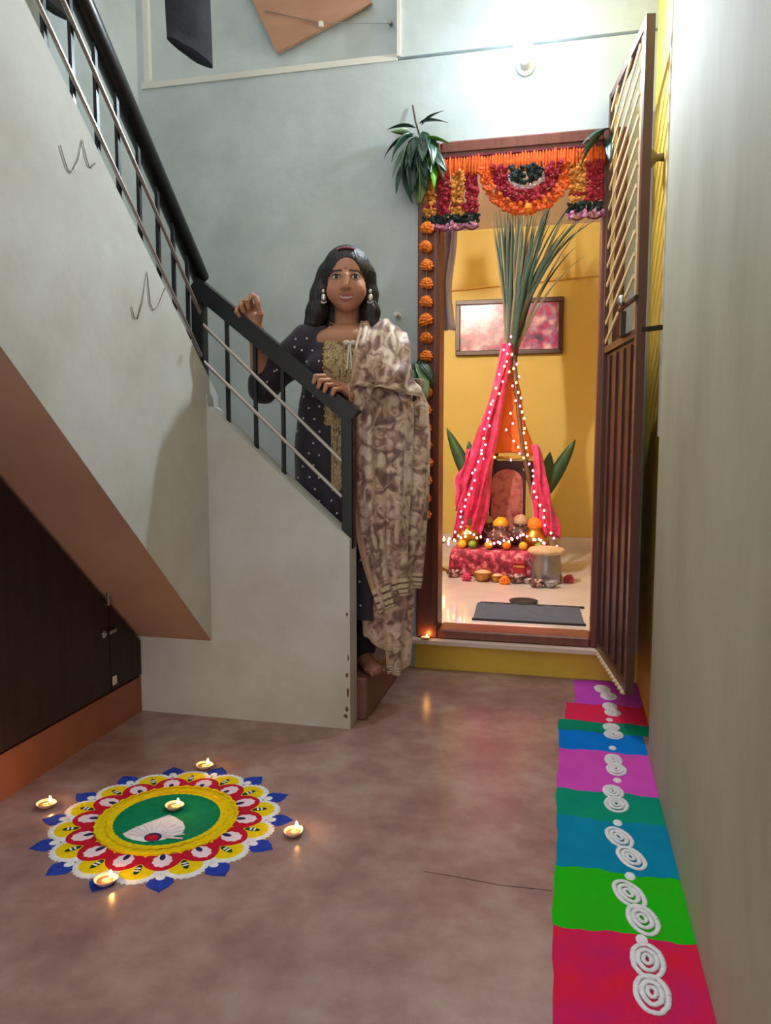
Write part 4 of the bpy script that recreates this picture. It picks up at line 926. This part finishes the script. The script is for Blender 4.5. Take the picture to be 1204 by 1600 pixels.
# kurta
K = SDF((-.43,-.27,.28),(.36,.22,1.46),.005)
K.loft([(.31,.01,.005,.205,.128),(.55,.0,.005,.195,.122),(.80,-.015,.005,.190,.117),(1.0,-.022,.003,.183,.114),(1.08,-.022,.002,.172,.110),(1.18,-.016,0,.160,.112),(1.26,-.013,0,.164,.110),(1.34,-.010,.010,.172,.098),(1.392,-.008,.018,.148,.068),(1.418,-.006,.022,.105,.060)],.02)
for s in (-1,1): K.ell((-.010+s*.068,-.080,1.245),(.062,.046,.058),.04)
K.cap((-.155,.008,1.365),.062,(-.235,-.006,1.275),.062,.03); K.cap((-.235,-.006,1.275),.060,(-.318,-.018,1.178),.056,.02); K.cap((-.318,-.018,1.178),.050,(-.326,-.022,1.205),.045,.01)
K.cap((.14,.008,1.365),.058,(.215,.012,1.15),.052,.03)
kv, kf = K.mesh()
n1 = np.sin(kv[:,0]*38+kv[:,2]*9)*np.sin(kv[:,2]*26-kv[:,0]*14+kv[:,1]*20)
low = np.clip((1.05-kv[:,2])/.5,0,1); ang = np.arctan2(kv[:,0]+.01,-kv[:,1])
d2 = kv[:,:2]-np.array([[-.01,0]]); d2 /= (np.linalg.norm(d2,axis=1,keepdims=True)+1e-6)
kv[:,:2] += d2*(.0035*n1+low*.010*np.sin(11*ang+2*kv[:,2]))[:,None]
cut = (((kv[:,0]+.006)/.074)**2+((kv[:,2]-1.437)/.060)**2 < 1) & (kv[:,1] < .06)
cut |= (((kv[:,0]+.004)/.068)**2+((kv[:,1]-.02)/.068)**2 < 1) & (kv[:,2] > 1.36)
cut |= (kv[:,2] < .315)
keep = ~cut; kf2 = kf[keep[kf].all(1)]; ids = np.full(len(kv),-1); used = np.unique(kf2); ids[used] = np.arange(len(used)); kv2 = kv[used]; kf2 = ids[kf2]
km = mat('kurta_cloth',(28,19,33),.75,(36,25,42),scale=9,lo=.35,hi=.7,sheen=.2)
ko = np_object('kurta', to_world(kv2), kf2, 'kurta_cloth', pe); 
def kfront(a, z, off=.004):
    i = int(round((a-K.lo[0])/K.h)); k = int(round((z-K.lo[2])/K.h)); c = K.g[i,:,k]; w_ = np.argwhere(c < 0)
    if not len(w_): return -.1
    j = int(w_[0,0]); g0, g1 = c[max(j-1,0)], c[j]; return float(K.lo[1]+K.h*(j-1+g0/(g0-g1+1e-9)))-off
gm = mat('embroidery',(150,128,84),.55,(96,72,60),scale=70,stretch=(1.2,1.2,.5),lo=.42,hi=.60,rgb3=(186,166,120),bump=.6,bscale=160)
def patch(name, m, a0, a1, z0, z1, na, nz, off, topf=None):
    rows = []
    for i in range(nz+1):
        zz = z1+(z0-z1)*i/nz; rows.append([tuple(lw((a0+(a1-a0)*j/na, kfront(a0+(a1-a0)*j/na, zz-(topf(a0+(a1-a0)*j/na)*(1-i/nz) if topf else 0), off), zz-(topf(a0+(a1-a0)*j/na)*(1-i/nz) if topf else 0)))) for j in range(na+1)])
    o = MB().grid(rows).build(name, m, pe, True); o.modifiers.new('thickness','SOLIDIFY').thickness = .002; return o
topf = lambda a: .045*math.sqrt(max(0,1-((a+.006)/.085)**2)) 
yk = patch('embroidered_yoke', gm, -.080, .070, 1.04, 1.412, 20, 40, .0055, topf)
patch('embroidered_placket', gm, -.058, .012, .80, 1.045, 10, 24, .0055)
mat('gold_thread',(176,150,96),.4,(140,112,64),scale=80,lo=.3,hi=.7)
mb = MB()
for aa in (-.082,-.052):
    for i in range(44):
        zz = 1.375-.0125*i
        if aa == -.082 and zz < 1.05: continue
        mb.ell(lw((aa+.004*(i%2),kfront(aa,zz,.008),zz)),(.0042,.003,.0046),6,4)
for i in range(34): mb.ell(lw((-.012,kfront(-.012,1.345-.0125*i,.009),1.345-.0125*i)),(.003,.003,.005),6,4)
tag(mb.build('bead_trim','gold_thread',pe), kind='stuff')
mat('sequin',(206,198,204),.35,metal=.4)
mb = MB()
for r_ in range(24):
    for c_ in range(9):
        aa = -.185+.042*c_+.021*(r_%2)+random.uniform(-.004,.004); zz = 1.365-.043*r_+random.uniform(-.004,.004)
        if -.095 < aa < .085 and zz > .79: continue
        bb = kfront(aa,zz,.001)
        if bb < -.099 and False: continue
        if bb > -.02 or bb == -.1: continue
        mb.ell(lw((aa,bb,zz)),(.0042,.0025,.0042),6,4)
for t_ in (.25,.5,.75):
    for da in (-.022,.018): 
        aa = -.165+(-.150)*t_+da*.7; zz = 1.36-.18*t_+da; mb.ell(lw((aa,kfront(aa,zz,.001),zz)),(.0042,.0025,.0042),6,4)
tag(mb.build('sewn_dots','sequin',pe), kind='stuff')
mat('tie_cloth',(196,190,176),.7)
mb = MB(); zt = 1.345
for s in (-1,1): mb.ell(lw((.012+s*.012,kfront(.012+s*.012,zt,.013),zt)),(.013,.007,.009),10,6)
for s in (-1,1): mb.tube([lw((.012+s*.002+s*.006*u,kfront(.012,zt-.10*u,.011),zt-.10*u)) for u in (0,.3,.6,1)],[.004,.0035,.0035,.004],6)
mb.build('neck_tie','tie_cloth',pe)
mat('trouser_dark',(26,22,34),.8)
T = SDF((-.22,-.14,.14),(.2,.16,.5),.006)
for aa in (-.085,.045): T.cap((aa*1.05,.015,.46),.078,(aa,.018,.24),.062,.01); T.cap((aa,.018,.24),.062,(aa+.004,.012,.185),.056,.01)
tv, tf = T.mesh(); np_object('trousers', to_world(tv), tf, 'trouser_dark', pe)
# jewellery
mat('silver',(214,212,206),.25,metal=.7); mat('gold',(160,130,84),.35,metal=.6)
for zz,r,n in ((1.428,.062,44),(1.418,.066,46),(1.408,.071,50)):
    mb = MB()
    for k in range(n):
        aa = PI*1.02*(k/(n-1)-.5); x_, y_ = r*math.sin(aa), .026-r*1.02*math.cos(aa); mb.ell(lw((x_-.003,y_,zz-.022*math.cos(aa)+.010)),.0034,6,4)
    mb.build('necklace','gold',pe,True)
for s in (-1,1):
    mb = MB(); c0 = (s*.0845,-.014,1.545)
    mb.ell(lw(c0),(.007,.005,.007),8,6); mb.ell(lw((c0[0],c0[1]-.002,1.522)),(.010,.006,.013),10,6)
    for k in range(5): mb.ell(lw((c0[0]+(k-2)*.0045,c0[1]-.002,1.505-.002*(2-abs(k-2)))),(.0024,.0024,.005),6,4)
    mb.build('earring','silver',pe,True)
MB().tube([lw((-.344+.0105*math.cos(q),-.156+.0105*math.sin(q),1.484)) for q in [2*PI*k/14 for k in range(15)]],.0018,6,False).build('ring','gold',pe)
mb = MB()
for q_ in (0,.012): 
    ctr = Vector(lw(W2))+(Vector(lw(E2))-Vector(lw(W2)))*(.08+q_*3); axd = (Vector(lw(E2))-Vector(lw(W2))).normalized(); u_ = axd.orthogonal().normalized(); w_ = axd.cross(u_)
    mb.tube([ctr+u_*(.029*math.cos(q))+w_*(.029*math.sin(q)) for q in [2*PI*k/20 for k in range(21)]],.0022,6,False)
mb.build('bangle','gold',pe)
# dupatta
def cr_spline(P, n):
    P = np.array(P,float); m_ = len(P); out = []
    for t in np.linspace(0,m_-1,n):
        i = min(int(t),m_-2); u = t-i; p0,p1,p2,p3 = P[max(i-1,0)],P[i],P[i+1],P[min(i+2,m_-1)]
        out.append(.5*((2*p1)+(p2-p0)*u+(2*p0-5*p1+4*p2-p3)*u*u+(3*p1-p0-3*p2+p3)*u**3))
    return np.array(out)
dm_ = mat('dupatta_cloth',(190,166,142),.5,sheen=.3)
nt = dm_.node_tree; N = nt.nodes; Lk = nt.links; P_ = N['Principled BSDF']
uvn = N.new('ShaderNodeUVMap'); tc = N.new('ShaderNodeTexCoord')
n1_ = N.new('ShaderNodeTexNoise'); n1_.inputs['Scale'].default_value = 22; n1_.inputs['Detail'].default_value = 3; n1_.inputs['Distortion'].default_value = 1.2; Lk.new(tc.outputs['Object'],n1_.inputs['Vector'])
cr = N.new('ShaderNodeValToRGB'); e = cr.color_ramp.elements; e[0].position = .36; e[0].color = (*lin((104,78,70)),1); e[1].position = .66; e[1].color = (*lin((206,188,168)),1)
for ps,c in ((.45,(146,112,98)),(.54,(188,160,140))): q = e.new(ps); q.color = (*lin(c),1)
Lk.new(n1_.outputs['Fac'],cr.inputs[0])
sx = N.new('ShaderNodeSeparateXYZ'); Lk.new(uvn.outputs[0],sx.inputs[0])
# u < .10 : plain border; v > .9 : striped end band
bo = N.new('ShaderNodeMath'); bo.operation = 'LESS_THAN'; bo.inputs[1].default_value = .09; Lk.new(sx.outputs[0],bo.inputs[0])
ev = N.new('ShaderNodeMath'); ev.operation = 'GREATER_THAN'; ev.inputs[1].default_value = .90; Lk.new(sx.outputs[1],ev.inputs[0])
wv_ = N.new('ShaderNodeMath'); wv_.operation = 'MULTIPLY'; wv_.inputs[1].default_value = 220; Lk.new(sx.outputs[1],wv_.inputs[0])
sn = N.new('ShaderNodeMath'); sn.operation = 'SINE'; Lk.new(wv_.outputs[0],sn.inputs[0])
gr = N.new('ShaderNodeMath'); gr.operation = 'GREATER_THAN'; gr.inputs[1].default_value = .55; Lk.new(sn.outputs[0],gr.inputs[0])
mx = N.new('ShaderNodeMix'); mx.data_type = 'RGBA'; mx.inputs[6].default_value = (*lin((198,178,150)),1); mx.inputs[7].default_value = (*lin((112,74,62)),1); Lk.new(gr.outputs[0],mx.inputs[0])
m2 = N.new('ShaderNodeMix'); m2.data_type = 'RGBA'; Lk.new(bo.outputs[0],m2.inputs[0]); Lk.new(cr.outputs[0],m2.inputs[6]); m2.inputs[7].default_value = (*lin((176,142,116)),1)
m3 = N.new('ShaderNodeMix'); m3.data_type = 'RGBA'; Lk.new(ev.outputs[0],m3.inputs[0]); Lk.new(m2.outputs[2],m3.inputs[6]); Lk.new(mx.outputs[2],m3.inputs[7])
Lk.new(m3.outputs[2],P_.inputs['Base Color'])
bp = N.new('ShaderNodeBump'); bp.inputs['Strength'].default_value = .25; n3 = N.new('ShaderNodeTexNoise'); n3.inputs['Scale'].default_value = 90; Lk.new(tc.outputs['Object'],n3.inputs['Vector']); Lk.new(n3.outputs['Fac'],bp.inputs['Height']); Lk.new(bp.outputs[0],P_.inputs['Normal'])
def sheet(name, rows, ns, nr, foldf, par=None):
    A = np.array([cr_spline(r,ns) for r in rows]); B = np.array([cr_spline(A[:,j],nr) for j in range(ns)]).transpose(1,0,2)   # nr x ns x 3
    du = np.gradient(B,axis=1); dv = np.gradient(B,axis=0); nn = np.cross(du,dv); nn /= (np.linalg.norm(nn,axis=2,keepdims=True)+1e-9)
    sg = -np.sign(nn[:,:ns//2,1].mean()) or 1.; nn *= sg
    uu, vv = np.meshgrid(np.linspace(0,1,ns),np.linspace(0,1,nr)); B = B+nn*foldf(uu,vv)[:,:,None]
    V = B.reshape(-1,3); ii = np.arange(nr*ns).reshape(nr,ns); F = np.stack([ii[:-1,:-1],ii[:-1,1:],ii[1:,1:],ii[1:,:-1]],-1).reshape(-1,4)
    o = np_object(name, to_world(V), F, 'dupatta_cloth', pe, True, None, np.stack([uu.ravel(),vv.ravel()],1))
    o.modifiers.new('thickness','SOLIDIFY').thickness = .003; return o
_up = [[(.055,.115,1.22),(.10,.135,1.22),(.15,.135,1.22),(.20,.11,1.20)],
 [(.050,.085,1.39),(.09,.095,1.40),(.15,.09,1.395),(.21,.075,1.345)],
 [(.048,.035,1.446),(.090,.03,1.446),(.150,.026,1.442),(.214,.022,1.390)],
 [(.045,-.050,1.405),(.085,-.062,1.395),(.148,-.058,1.400),(.224,-.035,1.345)],
 [(.034,-.115,1.335),(.085,-.122,1.325),(.15,-.105,1.315),(.236,-.060,1.285)],
 [(.026,-.150,1.265),(.085,-.158,1.255),(.155,-.150,1.245),(.242,-.085,1.220)],
 [(.020,-.185,1.205),(.080,-.200,1.200),(.155,-.195,1.190),(.266,-.110,1.170)],
 [(.016,-.255,1.182),(.070,-.255,1.180),(.150,-.215,1.172),(.280,-.115,1.138)]]
up_rows = [[(a_,(q if q > -.15 else -.15+(q+.15)*.1),z_) for a_,q,z_ in r] for r in _up]
sheet('dupatta', up_rows, 60, 70, lambda u,v: .007*np.sin(2*PI*(2.6*u+1.5*v)+1)*np.clip(.3+v,0,1)+.005*np.sin(2*PI*(5.5*u+2.3*v))*np.clip(v*1.6,0,1)+.003*np.sin(2*PI*(2*u+5*v)))
_wrap = [[(.012,-.252,1.186),(.060,-.255,1.190),(.140,-.225,1.200),(.228,-.17,1.215),(.272,-.06,1.22),(.255,.06,1.22)],
 [(.008,-.300,1.172),(.060,-.292,1.168),(.150,-.245,1.16),(.240,-.16,1.15),(.288,-.04,1.13),(.265,.08,1.13)],
 [(.008,-.312,1.130),(.065,-.300,1.12),(.160,-.250,1.11),(.250,-.165,1.10),(.298,-.04,1.09),(.27,.09,1.09)],
 [(.012,-.300,1.05),(.070,-.295,1.03),(.165,-.245,1.02),(.258,-.16,1.01),(.304,-.04,1.0),(.275,.09,1.0)],
 [(.014,-.275,.90),(.075,-.275,.90),(.165,-.235,.90),(.258,-.15,.90),(.304,-.03,.90),(.27,.08,.90)],
 [(.020,-.250,.75),(.080,-.255,.76),(.165,-.22,.76),(.252,-.14,.76),(.296,-.03,.76),(.265,.07,.76)],
 [(.042,-.228,.60),(.095,-.235,.61),(.165,-.20,.62),(.240,-.13,.62),(.280,-.03,.62),(.255,.06,.62)],
 [(.080,-.205,.46),(.120,-.212,.47),(.170,-.19,.49),(.230,-.125,.50),(.268,-.03,.50),(.245,.05,.50)],
 [(.118,-.190,.345),(.148,-.195,.36),(.180,-.175,.39),(.226,-.12,.42),(.262,-.03,.42),(.24,.04,.42)]]
fold = lambda u,v: (.016*np.sin(2*PI*(4.0*u+.35*np.sin(3*v))+.6)+.007*np.sin(2*PI*(9*u+.6*v)))*np.clip(.35+v*1.6,0,1)+.005*np.sin(2*PI*(3*u+5*v))*np.clip(1-2*v,0,1)
wrap = [[(a_,.72*q+.03+.038*min(1,max(0,(z_-.7)/.3)),z_) for a_,q,z_ in r] for r in _wrap]
sheet('dupatta', wrap, 96, 90, fold)
tail = [[(.090,-.165,.56),(.140,-.175,.56),(.20,-.13,.56),(.245,-.07,.56),(.240,.03,.56)],
 [(.120,-.150,.38),(.155,-.160,.38),(.20,-.125,.38),(.240,-.065,.38),(.240,.03,.38)],
 [(.140,-.135,.24),(.168,-.145,.235),(.20,-.12,.23),(.232,-.06,.25),(.235,.02,.27)],
 [(.150,-.120,.10),(.172,-.128,.095),(.20,-.11,.095),(.224,-.06,.125),(.228,.01,.18)]]
tail = [[(a_,.8*q+.03,z_) for a_,q,z_ in r] for r in tail]
sheet('dupatta', tail, 48, 50, lambda u,v: .010*np.sin(2*PI*(2.6*u+.3*v))*np.clip(v+.3,0,1))
t2 = [[(.050,-.13,.50),(.09,-.15,.50),(.14,-.14,.50),(.17,-.10,.50)],[(.055,-.14,.36),(.09,-.155,.36),(.14,-.14,.35),(.17,-.1,.35)],[(.060,-.135,.255),(.095,-.145,.225),(.14,-.13,.195),(.17,-.1,.19)]]
t2 = [[(a_,.85*q+.02,z_) for a_,q,z_ in r] for r in t2]
sheet('dupatta', t2, 36, 30, lambda u,v: .007*np.sin(2*PI*(2.2*u+.3*v)))
bpy.context.view_layer.update()
